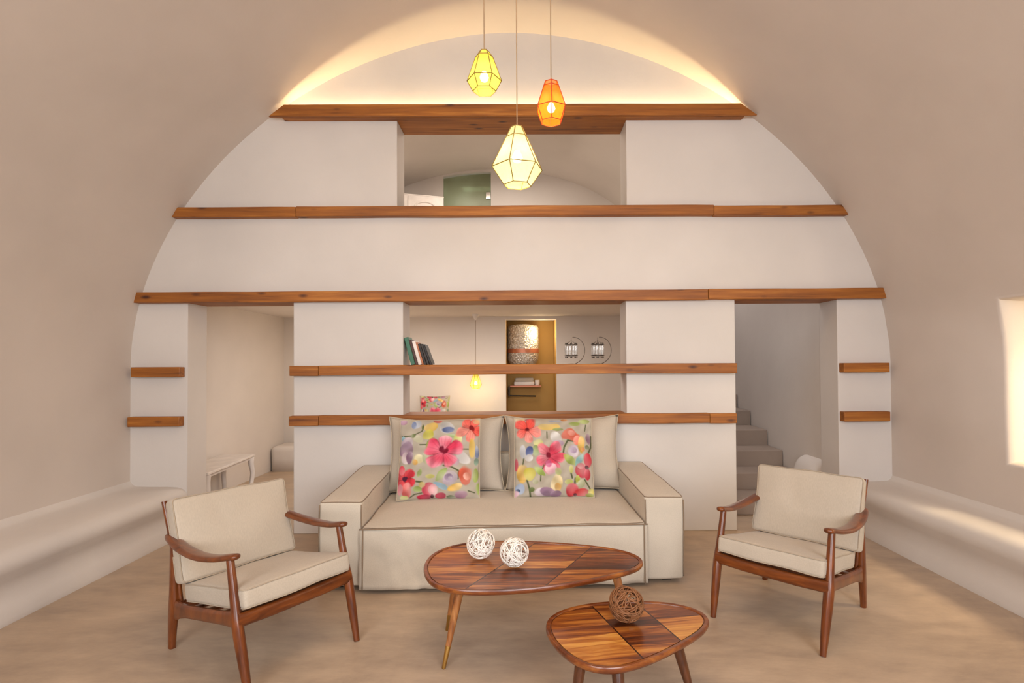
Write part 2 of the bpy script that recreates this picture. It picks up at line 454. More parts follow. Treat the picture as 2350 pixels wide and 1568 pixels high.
# upper room: its own lower barrel vault and an end wall with a glass door
UCX, UA, UB, UZ = -.45, 2.25, 1.28, 3.12
up = [(UCX + UA, 2.3)] + [(UCX + UA * math.cos(math.pi * k / 40), UZ + UB * math.sin(math.pi * k / 40)) for k in range(41)] + [(UCX - UA, 2.3)]
bm = bmesh.new(); shell(bm, up, [YB, 8.0], .1, False); struct('ceiling_upper', bm, M_back, angle=180)
DX0, DX1 = -1.215, -.49
def uz(x): return UZ + UB * math.sqrt(max(0, 1 - ((x - UCX) / UA) ** 2))
dtop = [(DX0 + (DX1 - DX0) * i / 8, uz(DX0 + (DX1 - DX0) * i / 8) - .03) for i in range(9)]
ol = [(UCX - UA, 2.3), (DX0, 2.3)] + dtop + [(DX1, 2.3), (UCX + UA, 2.3)] + up[1:-1]
struct('wall_upper_rear', holed_wall(ol, [], 8.0, 8.12), M_back, smooth=False)

# ------------------------------------------------------------------ timber beams and shelves
FY0 = 4.47                                              # front face of the boards
def board(pts, y0, y1):
    bm = bmesh.new(); prism(bm, pts, y0, y1)
    bmesh.ops.subdivide_edges(bm, edges=[e for e in bm.edges if e.calc_length() > 1], cuts=24)
    for v in bm.verts:
        d = mnoise.noise(v.co * 2.3 + Vector((3, 1, 7))) * .004
        v.co.z += d; v.co.y += d if v.co.y < YW - .01 else 0
    return bm
def beam(name, label, cat, pts, extra, y1=YW, y0=FY0, group=None, cuts=()):
    cx = sum(p[0] for p in pts) / len(pts); cz = min(p[1] for p in pts)
    t = thing(name, label, cat, (cx, y0, cz), 0, group); t['kind'] = 'thing'
    loc = (-cx, -y0, -cz)
    (a, z0), (b_, _), (c2, z1), (d2, _) = pts; cs = list(cuts)
    lo, hi = [a] + cs, cs + [b_]; lo2, hi2 = [d2] + cs, cs + [c2]
    for q in range(len(lo)):
        e0, e1 = (.0015 if q else 0), (.0015 if q < len(lo) - 1 else 0); dz = (0, .003, -.002)[q % 3]
        o = obj('face_board', board([(lo[q] + e0, z0 + dz), (hi[q] - e1, z0 + dz), (hi2[q] - e1, z1 + dz), (lo2[q] + e0, z1 + dz)], y0 - dz, y1), M_beam, t, loc=loc, smooth=True); bevel(o, .005, 2)
    for nm, b6 in extra:
        bevel(obj(nm, box(*b6), M_beam, t, loc=loc), .004, 2)
    return t
# top beam with the light trough behind it and the lintel of the upper opening
t = beam('timber_beam', 'topmost long timber beam under the glowing arch, forming a lintel over the upper opening', 'beam',
     [(-2.15, 3.548), (2.00, 3.548), (1.86, 3.648), (-2.02, 3.648)],
     [('trough_board', (-2.05, 1.90, 4.47, YW, 3.548, 3.575)), ('lintel', (UP[0], UP[1], YW, YB, 3.55, 3.575))], y0=4.44, y1=4.47)
beam('timber_beam', 'long timber beam at mid height under the upper opening', 'beam',
     [(-2.98, 2.703), (2.815, 2.703), (2.775, 2.788), (-2.935, 2.788)], [('sill', (UP[0], UP[1], YW, YB, 2.775, 2.80))], cuts=(-1.93, 1.63))
beam('timber_beam', 'widest timber beam spanning both passages above the book shelf', 'beam',
     [(-3.305, 1.978), (3.10, 1.978), (3.10, 2.068), (-3.295, 2.068)],
     [('lintel', (LO[0], LO[1], YW, YB, 1.98, 2.01)), ('lintel', (PL0, PL1, YW, YB, 1.98, 2.01)), ('lintel', (PR0, PR1, YW, YB, 1.98, 2.01))], cuts=(1.575,))
rect = lambda x0, x1, z0, z1: [(x0, z0), (x1, z0), (x1, z1), (x0, z1)]
beam('wall_shelf', 'long timber shelf across the lower opening holding books and crystal lanterns', 'shelf',
     rect(-1.985, 1.812, 1.35, 1.435), [('shelf_board', (LO[0] + .001, LO[1] - .001, YW, YB, 1.352, 1.433))], cuts=(-1.74,))
beam('wall_shelf', 'long timber ledge directly above the sofa back cushions', 'shelf',
     rect(-1.99, 1.808, .928, 1.010), [('sill', (LO[0], LO[1], YW, YB, .985, 1.010))], cuts=(-1.74, 1.575))
for lab, x0, x1, z0, z1 in (('short timber shelf left of the left passage, upper of its pair', -3.32, -2.907, 1.348, 1.432),
                            ('short timber shelf left of the left passage, lower of its pair', -3.345, -2.912, .93, 1.012),
                            ('short timber shelf right of the stair passage, upper of its pair', 2.722, 3.115, 1.352, 1.432),
                            ('short timber shelf right of the stair passage, lower of its pair', 2.722, 3.115, .932, 1.016)):
    beam('wall_shelf', lab, 'shelf', rect(x0, x1, z0, z1), [], group='short timber shelves beside the passages')

# ------------------------------------------------------------------ plaster benches along the side walls
def bench_prof(s):
    p = [(.0, 0), (.0, .03), (-.030, .10), (-.055, .17), (-.038, .23), (.004, .29), (.012, .325), (.004, .36), (-.025, .388), (-.07, .402), (-.16, .408), (-.3, .41), (-.42, .414), (-.452, .43), (-.474, .46), (-.474, 0)]
    return p
def bench(name, lab, xf, s, xw):
    bm = bmesh.new(); k = abs(xw - xf) / .474
    pts = [(xf - s * a * k * (1 if a < 0 else 1), z) for a, z in bench_prof(s)]
    sm = pts[:-1]
    V = []
    ny = 40
    for i in range(ny + 1):
        y = YF + (YW - YF) * i / ny
        ring = []
        for j, (x, z) in enumerate(sm):
            d = mnoise.noise(Vector((x * 2, y * 1.1, z * 3))) * .008 if 0 < z < .43 else 0
            ring.append(bm.verts.new((x + d, y, z + d * .5)))
        V.append(ring)
    for a, b in zip(V, V[1:]):
        for j in range(len(sm) - 1): bm.faces.new((a[j], a[j + 1], b[j + 1], b[j]))
    bmesh.ops.recalc_face_normals(bm, faces=bm.faces)
    return tag(obj(name, bm, M_wall, angle=180), lab, 'bench')
bench('plaster_bench', 'built-in white plaster bench with rounded edge along the left wall', -2.895, -1, CX - AH)
bench('plaster_bench', 'built-in white plaster bench with rounded edge along the right wall', 2.795, 1, CX + AH)
# rounded bench seen through the left passage
bm = bmesh.new(); softbox(bm, .70, .22, .17, .07, (10, 4, 2), lambda q: (q.x + .01 * mnoise.noise(q * 3), q.y + .012 * mnoise.noise(q * 4), max(-.17, q.z)))
for v in bm.verts:
    if v.co.z < -.10: v.co.z = -.17
tag(obj('plaster_bench', bm, M_back, loc=(-2.735, 7.375, .17), angle=180), 'low rounded plaster bench against the rear wall, seen through the left passage', 'bench')

# ------------------------------------------------------------------ stairs through the right passage
st = thing('staircase', 'grey cement steps climbing beyond the right passage', 'stairs', (2.32, 5.0, 0)); st['kind'] = 'thing'
fy = [4.98, 5.38, 5.74, 6.1, 6.55, 6.95, 7.35, 7.75, 8.1]; tz = [.15, .315, .482, .66, .842, 1.02, 1.2, 1.38, 1.56]
for i, (y, z) in enumerate(zip(fy, tz)):
    bm = box(1.83, 2.815, y, (fy + [8.45])[i + 1] , 0, z)
    bevel(obj('step', bm, M_step, st, loc=(-2.32, -5.0, 0)), .012, 3)
bm = bmesh.new(); softbox(bm, .11, .22, .26, .10, (3, 4, 4), lambda q: (q.x + (.10 if q.z > 0 else 0) * max(0, q.z) / .3, q.y, q.z))
struct('trim_1', bm, M_back, loc=(2.77, 5.14, .26), angle=180)

# ------------------------------------------------------------------ sofa
SO = (-.135, 3.42, 0); SR = R(2.0)
sofa = thing('sofa', 'large beige linen slipcovered sofa with wide flat arms against the shelf wall', 'sofa', SO, SR)
def wr(q, a=.006, f=5):
    n = mnoise.noise_vector(Vector((q[0] * f, q[1] * f, q[2] * f * .8)))
    return Vector(q) + n * a
def part_soft(name, c, h, r, m, parent, mat, a=.005, f=5, bulge=0, edges=True, extra=None):
    """soft upholstered box centred at c in the parent's frame, with its piping as a child"""
    hx, hy, hz = h
    def df(q):
        q = Vector(q)
        w = max(0, 1 - (q.x / hx) ** 2) * max(0, 1 - (q.y / hy) ** 2)
        z = q.z + (bulge * w * (1 if q.z > 0 else -.3))
        q2 = Vector((q.x, q.y, z))
        if extra: q2 = Vector(extra(q2))
        return wr(q2 + Vector(c), a, f) - Vector(c)
    bm = bmesh.new(); softbox(bm, hx, hy, hz, r, m, df)
    o = obj(name, bm, mat, parent, loc=c, angle=180)
    if edges:
        bm = bmesh.new()
        lp = [df(p) for p in rect_loop(hx - r * .25, hy - r * .25, hz - r * .25, r * .9)]
        sweep(bm, lp, .0034, n=6, closed=True)
        obj('piping', bm, M_seam, o, angle=180)
    return o
def arm_up(k):                                          # arms rise a little towards the wall
    return lambda q: (q.x, q.y, q.z + (.035 * (q.y + .53) / 1.06 if q.z > 0 else 0))
for sx, x0, x1 in ((-1, -1.178, -.905), (1, .918, 1.178)):
    o = part_soft('armrest', ((x0 + x1) / 2, .53, .30), ((x1 - x0) / 2, .53, .27), .022, (6, 16, 8), sofa, M_sofa, .006, 4, extra=arm_up(sx))
    for xx in (x0 + .004, x1 - .004):                    # the vertical front seams
        bm = bmesh.new(); sweep(bm, [wr((xx, .002, z), .006, 4) - Vector(((x0 + x1) / 2, .53, .30)) for z in [.05 + .5 * i / 12 for i in range(13)]], .004, n=6)
        obj('seam', bm, M_seam, o, angle=180)
part_soft('backrest', (0.0, 1.015, .36), (.90, .045, .35), .03, (16, 3, 8), sofa, M_sofa, .006, 4)
# seat: loose cover with a domed top and a hanging front skirt
def seat_df(q):
    return (q.x, q.y, q.z + (.012 * (q.y + .46) / .92 if q.z > 0 else 0))
part_soft('seat', (.006, .445, .235), (.906, .465, .175), .016, (26, 16, 6), sofa, M_sofa, .008, 4, bulge=.03, extra=seat_df)
bm = bmesh.new(); nx, nz = 80, 14; V = []
for j in range(nz + 1):
    z = .40 - (.40 - .025) * j / nz; row = []
    for i in range(nx + 1):
        x = -.915 + 1.842 * i / nx; k = j / nz
        y = -.028 - .016 * k + .012 * k * math.sin(x * 5.5 + 2.3 * z * 3) * mnoise.noise(Vector((x * 2.2, 0, 1.7))) * 2 + .006 * mnoise.noise(Vector((x * 6 + z * 5, z * 6, 3)))
        y += .019 * (k + .2) * (mnoise.noise(Vector((x * 3 + z * 6, z * 3 - x, 8.2))) + .6 * mnoise.noise(Vector((x * 8 - z * 12, z * 7, 4.1)))) + .012 * math.exp(-((x + .72 - (.4 - z) * .55) / .02) ** 2) * k - .010 * math.exp(-((x + .80 - (.4 - z) * .35) / .03) ** 2) * k
        row.append(bm.verts.new((x, y, z + .004 * mnoise.noise(Vector((x * 4, 9, 0))))))
    V.append(row)
for a, b in zip(V, V[1:]):
    for i in range(nx): bm.faces.new((a[i], b[i], b[i + 1], a[i + 1]))
sk = obj('skirt', bm, M_sofa, sofa, angle=180)
sm = sk.modifiers.new('thick', 'SOLIDIFY'); sm.thickness = .006; sm.offset = -1
for i in (1, nx - 1):
    bm = bmesh.new(); sweep(bm, [tuple(V_) for V_ in [(-.915 + 1.842 * i / nx, -.035 - .016 * k / 12, .40 - .37 * k / 12) for k in range(13)]], .004, n=6)
    obj('seam', bm, M_seam, sk, angle=180)
bm = bmesh.new()
sweep(bm, [(-.915 + 1.842 * i / 60, -.030, .401 + .004 * mnoise.noise(Vector((i * .15, 2, 0)))) for i in range(61)], .005, n=6)
obj('seam', bm, M_seam, sk, angle=180)
bm = bmesh.new()
bm.free()
for x in (-1.08, 1.08):
    for y in (.1, .95): obj('foot', box(x - .03, x + .03, y - .03, y + .03, 0, .07), M_dark, sofa, smooth=False)

# ------------------------------------------------------------------ loose cushions
def pillow(name, label, w, h, t, mat, loc, rx, ry, rz, n=28, paint=None, seed=0, ear=.03, piping=True, group=None, sag=0.0):
    """square cushion standing up: local x = width, z = height, -y = front; pinched flanged corners"""
    bm = bmesh.new(); cl = bm.verts.layers.float_color.new('paint') if paint is not None else None
    fr, bk = {}, {}
    rnd = Vector((seed * 3.1, seed * 1.7, seed))
    for j in range(n + 1):
        for i in range(n + 1):
            u, v = i / n, j / n; X, Z = 2 * u - 1, 1 - 2 * v
            k = 1 - ear * 2.2 * ((1 - X * X) * abs(Z) ** 2.2 * .6); k2 = 1 - ear * 2.2 * ((1 - Z * Z) * abs(X) ** 2.2 * .6)
            x = X * w / 2 * k2; z = h / 2 * Z * k
            if Z > 0: z -= sag * (1 - X * X) * Z
            th = t / 2 * max(0, (1 - abs(X) ** 2.6)) ** .55 * max(0, (1 - abs(Z) ** 2.6)) ** .55
            p = Vector((x, 0, z + h / 2))
            d = mnoise.noise(p * 7 + rnd) * .010 + mnoise.noise(p * 16 + rnd) * .004 * (abs(X * Z) + .3)
            edge = i in (0, n) or j in (0, n)
            a = bm.verts.new((p.x, -th - (0 if edge else d * min(1, th / .03)) - .012 * (X * X) * (abs(Z)), p.z)); fr[i, j] = a
            if cl: a[cl] = paint[j, i]
            if edge: bk[i, j] = a
            else:
                b_ = bm.verts.new((p.x, th - .012 * (X * X) * abs(Z), p.z)); bk[i, j] = b_
                if cl: b_[cl] = paint[j, n - i]
    for j in range(n):
        for i in range(n):
            bm.faces.new((fr[i, j], fr[i, j + 1], fr[i + 1, j + 1], fr[i + 1, j]))
            bm.faces.new((bk[i, j], bk[i + 1, j], bk[i + 1, j + 1], bk[i, j + 1]))
    rim = [fr[i, 0].co.copy() for i in range(n)] + [fr[n, j].co.copy() for j in range(n)] + [fr[i, n].co.copy() for i in range(n, 0, -1)] + [fr[0, j].co.copy() for j in range(n, 0, -1)]
    o = obj(name, bm, mat, None, angle=180, loc=loc); o.rotation_euler = (rx, ry, rz)
    tag(o, label, 'cushion', group)
    if piping:
        bm = bmesh.new(); sweep(bm, rim, .004, n=6, closed=True); obj('piping', bm, M_cush if piping is True else piping, o, angle=180)
    return o

# --- painted watercolour flowers
class Painter:
    def __init__(s, n, seed):
        s.n = n; s.rg = np.random.RandomState(seed)
        v, u = np.mgrid[0:n + 1, 0:n + 1] / n; s.u, s.v = u, v
        s.img = np.zeros((n + 1, n + 1, 3)); s.img[:] = (180, 170, 154)
        s.img += (s.nz(9)[..., None] - .5) * 14
    def nz(s, f):
        a = np.zeros_like(s.u)
        for _ in range(7):
            kx, ky = s.rg.uniform(-f, f, 2); a += np.sin(6.28 * (kx * s.u + ky * s.v) + s.rg.uniform(0, 6.28))
        return np.clip(.5 + a / 7, 0, 1)
    def lay(s, m, c):
        s.img = s.img * (1 - m[..., None]) + np.asarray(c, float) * m[..., None] if np.ndim(c) == 1 else s.img * (1 - m[..., None]) + c * m[..., None]
    def blob(s, x, y, rx, ry, c, ang=0, a=.92, soft=.16, leaf=False):
        t = math.radians(ang); dx, dy = s.u - x, s.v - y
        p, q = (dx * math.cos(t) + dy * math.sin(t)) / rx, (-dx * math.sin(t) + dy * math.cos(t)) / ry
        if leaf: d = np.abs(p) ** 1.5 + np.abs(q) ** 1.2
        else: d = np.sqrt(p * p + q * q) + (s.nz(5) - .5) * .55
        m = np.clip((1 - d) / soft, 0, 1) * a * (.72 + .5 * s.nz(5)).clip(0, 1)
        k = s.nz(6)[..., None]
        c = np.asarray(c, float); g = s.rg.uniform(0, 6.28); gr = np.clip(.5 + .6 * (p * math.cos(g) + q * math.sin(g)), 0, 1)[..., None]
        col = c * (1 - .24 * k) + (255 - c) * (.10 + .38 * gr) * (1 - k * .6)
        s.lay(m, col)
    def flower(s, x, y, r, n, c, lt, dk, ang=0, sq=1.0):
        dx, dy = s.u - x, (s.v - y) / sq; rr = np.hypot(dx, dy) / r; th = np.arctan2(dy, dx) - math.radians(ang)
        th = th + (s.nz(3) - .5) * .35
        idx = (np.floor(th / (2 * math.pi / n) + .5).astype(int)) % n
        rad = s.rg.uniform(.80, 1.08, n)[idx]; tone = s.rg.uniform(-.25, .55, n)[idx]
        pet = np.abs(np.cos(n * th / 2)) ** .45
        R_ = (.50 + .48 * pet) * rad + (s.nz(6) - .5) * .20
        m = np.clip((R_ - rr) / .10, 0, 1)
        k = np.clip(tone + .75 * s.nz(5) + .5 * (rr - .7), 0, 1)[..., None]
        col = np.asarray(c, float) * (1 - k) + np.asarray(lt, float) * k
        col = col * (1 - .20 * np.clip(s.nz(8) * 1.6 - .8, 0, 1)[..., None])
        vein = np.clip(np.cos(n * 4 * th) * .5 + .3 - rr * .8, 0, 1) * .5
        col = col * (1 - vein[..., None]) + np.asarray(c, float) * .72 * vein[..., None]
        col = col * (1 - .30 * np.clip(1 - pet * 1.3, 0, 1)[..., None])
        s.lay(m * (.82 + .18 * s.nz(4)), col)
        s.lay(np.clip((.20 - rr + (s.nz(12) - .5) * .22) / .08, 0, 1) * .85, dk)
    def stem(s, pts, w=.006, c=(70, 78, 48)):
        d = np.full_like(s.u, 9.)
        for (x0, y0), (x1, y1) in zip(pts, pts[1:]):
            ax, ay = x1 - x0, y1 - y0; t = np.clip(((s.u - x0) * ax + (s.v - y0) * ay) / (ax * ax + ay * ay + 1e-9), 0, 1)
            d = np.minimum(d, np.hypot(s.u - x0 - t * ax, s.v - y0 - t * ay))
        s.lay(np.clip((w * 1.6 - d) / w, 0, 1) * .85, c)
    def out(s):
        i = np.clip(s.img * .97 - 3, 0, 255) / 255; lin = np.where(i <= .04045, i / 12.92, ((i + .055) / 1.055) ** 2.4)
        return np.concatenate([lin, np.ones(lin.shape[:2] + (1,))], -1)

def floral_left(n):
    P = Painter(n, 3); X = lambda x: (x - 150) / 1330; Y = lambda y: (y - 150) / 1280; W = 1 / 1330
    B = lambda x, y, rx, ry, c, **k: P.blob(X(x), Y(y), 1.14 * rx * W, 1.14 * ry * W, c, **k)
    Fl = lambda x, y, r, *a, **k: P.flower(X(x), Y(y), 1.12 * r * W, *a, **k)
    S = lambda pts, **k: P.stem([(X(a), Y(b)) for a, b in pts], **k)
    S([(190, 430), (380, 425), (530, 350), (545, 260)]); S([(510, 575), (650, 575), (850, 650)]); S([(900, 910), (1040, 940), (1150, 1000), (1140, 1120)], w=.008)
    S([(360, 1400), (440, 1350), (560, 1330)]); S([(470, 1150), (560, 1165)], w=.01); S([(1190, 655), (1300, 655)]); S([(1300, 1310), (1400, 1340)])
    B(210, 190, 75, 65, (168, 118, 148)); B(430, 240, 85, 70, (196, 202, 215)); B(385, 240, 40, 60, (96, 116, 168)); B(760, 170, 70, 40, (225, 95, 85))
    B(650, 290, 120, 80, (236, 188, 78)); B(640, 415, 105, 75, (224, 214, 72)); B(540, 290, 18, 50, (100, 110, 40)); B(395, 425, 35, 35, (92, 105, 50))
    B(480, 490, 80, 70, (200, 202, 150), a=.7); B(960, 310, 130, 100, (208, 208, 208)); B(970, 345, 90, 58, (82, 98, 152)); B(990, 440, 95, 28, (146, 172, 98))
    B(1125, 510, 70, 90, (216, 216, 112)); Fl(1325, 330, 235, 5, (240, 78, 68), (250, 165, 150), (112, 26, 30), ang=20)
    B(215, 470, 35, 50, (130, 190, 210)); B(310, 540, 95, 90, (206, 184, 200)); B(285, 640, 115, 110, (150, 112, 142)); B(265, 790, 65, 110, (230, 206, 208)); B(345, 780, 50, 110, (142, 96, 130))
    B(675, 550, 110, 50, (142, 172, 62), ang=-55, leaf=True); B(500, 800, 100, 80, (242, 228, 165)); B(430, 850, 50, 50, (242, 182, 84)); B(620, 800, 60, 90, (196, 205, 150), a=.7)
    B(1220, 800, 100, 105, (230, 224, 220)); B(1105, 850, 55, 60, (194, 162, 178))
    Fl(890, 690, 300, 5, (224, 66, 96), (245, 178, 192), (104, 18, 38), ang=-90)
    B(1365, 640, 55, 140, (238, 188, 66)); B(1440, 690, 28, 110, (146, 162, 206)); B(1430, 850, 35, 60, (130, 165, 140))
    Fl(270, 1110, 215, 4, (226, 50, 66), (240, 110, 110), (62, 36, 58), ang=35); B(215, 980, 50, 80, (222, 54, 70)); B(300, 1270, 85, 105, (238, 98, 92)); B(200, 1270, 45, 90, (240, 150, 160))
    B(870, 1050, 130, 60, (150, 178, 84), ang=-50, leaf=True); B(520, 1020, 75, 35, (172, 194, 106), ang=-70, leaf=True); B(680, 1075, 70, 38, (226, 220, 112))
    B(1250, 1055, 105, 150, (240, 84, 54), ang=10); B(1275, 1080, 50, 55, (250, 160, 132)); B(1010, 1110, 115, 100, (208, 188, 204)); B(995, 1100, 62, 48, (172, 146, 178)); B(1010, 1105, 34, 26, (214, 196, 208))
    B(850, 1220, 115, 48, (146, 194, 222), ang=28); B(1090, 1255, 125, 58, (242, 186, 74), ang=-18)
    B(660, 1290, 85, 115, (236, 66, 90)); B(745, 1265, 65, 95, (246, 172, 176)); B(610, 1390, 100, 45, (202, 26, 58)); B(850, 1385, 90, 50, (206, 30, 62)); B(722, 1385, 26, 28, (70, 20, 30))
    B(1190, 1370, 110, 60, (172, 118, 146)); B(1420, 1070, 42, 120, (160, 186, 70)); B(490, 1270, 55, 35, (150, 180, 70)); B(1010, 1400, 70, 25, (80, 90, 56)); B(560, 1200, 50, 45, (235, 205, 110)); B(280, 1400, 70, 35, (200, 205, 120))
    B(1460, 1290, 30, 80, (150, 180, 60)); B(1420, 200, 60, 35, (240, 200, 120), a=.7)
    return P.out()

def floral_right(n):
    P = Painter(n, 11); X = lambda x: (x - 215) / 1300; Y = lambda y: (y - 110) / 1280; W = 1 / 1300
    B = lambda x, y, rx, ry, c, **k: P.blob(X(x), Y(y), 1.14 * rx * W, 1.14 * ry * W, c, **k)
    Fl = lambda x, y, r, *a, **k: P.flower(X(x), Y(y), 1.12 * r * W, *a, **k)
    S = lambda pts, **k: P.stem([(X(a), Y(b)) for a, b in pts], **k)
    S([(990, 790), (1030, 600), (1090, 490), (1210, 510)], w=.009); S([(290, 1120), (420, 1130), (460, 1270), (480, 1390)], w=.009); S([(370, 740), (350, 880)]); S([(690, 880), (670, 950)])
    S([(640, 1050), (635, 1140)]); S([(1130, 1020), (1150, 1090)], w=.009); S([(1200, 1100), (1190, 1180)], w=.01); S([(1360, 1120), (1460, 1280)], w=.008); S([(1500, 420), (1490, 600), (1440, 690)], w=.01); S([(750, 350), (750, 460)]); S([(1410, 230), (1390, 330)])
    B(290, 170, 80, 70, (226, 190, 130), a=.7); B(480, 150, 80, 30, (205, 100, 105)); Fl(425, 320, 230, 5, (238, 82, 72), (246, 160, 150), (84, 22, 28), ang=80)
    B(770, 265, 150, 62, (242, 196, 76)); B(860, 155, 110, 24, (126, 138, 162)); B(1200, 215, 95, 45, (158, 178, 76)); B(1390, 165, 100, 38, (160, 178, 72)); B(940, 310, 80, 24, (130, 150, 70)); B(1060, 140, 60, 24, (235, 150, 80))
    B(1140, 400, 150, 98, (238, 84, 56)); B(1155, 375, 60, 45, (248, 150, 126)); B(1260, 490, 65, 65, (236, 92, 66)); B(1320, 560, 60, 120, (238, 180, 58)); B(1340, 640, 40, 40, (230, 130, 60))
    B(890, 430, 88, 98, (232, 226, 220)); B(935, 540, 75, 60, (194, 164, 186)); B(610, 540, 90, 60, (216, 216, 112)); B(560, 650, 50, 75, (148, 172, 98))
    B(350, 660, 65, 100, (214, 214, 220)); B(450, 665, 58, 80, (66, 82, 152)); B(450, 770, 55, 45, (228, 222, 218))
    Fl(785, 745, 270, 5, (222, 58, 86), (244, 168, 178), (110, 24, 40), ang=-60); B(780, 950, 90, 90, (246, 196, 206)); B(770, 870, 50, 60, (222, 80, 140))
    B(1190, 640, 95, 98, (208, 188, 202)); B(1180, 650, 55, 50, (166, 138, 170)); B(1195, 645, 28, 26, (210, 190, 205)); B(1120, 805, 130, 62, (160, 184, 62), ang=38, leaf=True); B(1275, 810, 115, 50, (126, 186, 188), ang=-55, leaf=True)
    B(1440, 450, 58, 90, (152, 104, 132)); B(1420, 600, 40, 35, (110, 120, 80))
    B(1420, 820, 62, 100, (222, 44, 60)); B(1310, 980, 82, 100, (216, 52, 70)); B(1300, 900, 50, 40, (244, 160, 160)); B(1410, 1030, 48, 80, (214, 42, 60)); B(1405, 922, 34, 30, (46, 18, 28))
    B(340, 1010, 80, 120, (242, 190, 86)); B(470, 1010, 80, 100, (230, 216, 66)); B(625, 985, 105, 50, (148, 178, 62), ang=40, leaf=True); B(890, 1180, 88, 120, (247, 218, 150)); B(915, 1230, 52, 62, (243, 182, 92)); B(920, 990, 50, 60, (205, 212, 130), a=.8)
    B(1130, 950, 45, 70, (214, 216, 100)); B(1240, 1110, 34, 56, (206, 212, 70)); B(1085, 1150, 65, 38, (196, 206, 80)); B(1300, 1180, 60, 60, (178, 186, 130), a=.7)
    B(300, 1260, 88, 75, (150, 172, 210)); B(270, 1290, 40, 30, (70, 90, 130)); B(205, 1345, 70, 55, (228, 168, 188)); B(500, 1270, 45, 35, (110, 130, 60)); B(560, 1150, 50, 40, (200, 208, 150), a=.6); B(238, 870, 30, 90, (226, 70, 90))
    B(640, 1325, 100, 65, (218, 196, 208)); B(765, 1305, 105, 65, (160, 118, 152)); B(885, 1335, 88, 50, (146, 104, 138)); B(1150, 1280, 98, 98, (216, 38, 50)); B(1315, 1320, 110, 58, (226, 54, 56)); B(1200, 1355, 34, 28, (70, 16, 24)); B(1470, 1310, 50, 45, (226, 210, 90)); B(1440, 1360, 60, 30, (150, 160, 60))
    return P.out()

def painted_mat():
    m, nt, b = nodes('floral_print'); a = N(nt, 'ShaderNodeVertexColor', layer_name='paint')
    co = coords(nt); w1 = N(nt, 'ShaderNodeTexNoise', Scale=240.0); L(nt, co, w1.inputs['Vector'])
    L(nt, a.outputs[0], b.inputs['Base Color']); b.inputs['Roughness'].default_value = .9; b.inputs['Specular IOR Level'].default_value = .12
    bump(nt, b, w1.outputs[0], .1, .002); return m
M_floral = painted_mat()
M_flange = linen('flange_linen', srgb(186, 172, 150))
def on_sofa(x, y, z):
    c, s = math.cos(SR), math.sin(SR); return (SO[0] + c * x - s * y, SO[1] + s * x + c * y, z)
pillow('back_cushion', 'large beige linen back cushion on the sofa, left one, behind the first floral cushion', .94, .60, .22, M_cush, on_sofa(-.466, .785, .434), R(-15), 0, SR, seed=1, ear=.058, group='large beige back cushions on the sofa', sag=.02, piping=M_flange)
pillow('back_cushion', 'large beige linen back cushion on the sofa, right one, beside the stair side arm', .94, .60, .22, M_cush, on_sofa(.478, .785, .434), R(-15), 0, SR, seed=2, ear=.058, group='large beige back cushions on the sofa', sag=.02, piping=M_flange)
pillow('floral_cushion', 'square watercolour flower cushion on the left of the sofa, pink bloom at its centre', .615, .60, .15, M_floral, on_sofa(-.49, .545, .435), R(-16), R(-.5), SR + R(-1), n=150, paint=floral_left(150), seed=3, ear=.012, piping=M_flange, group='floral cushions on the sofa')
pillow('floral_cushion', 'square watercolour flower cushion on the right of the sofa, coral poppy at its top left', .605, .60, .15, M_floral, on_sofa(.375, .545, .435), R(-16), R(1), SR + R(1), n=150, paint=floral_right(150), seed=4, ear=.012, piping=M_flange, group='floral cushions on the sofa')

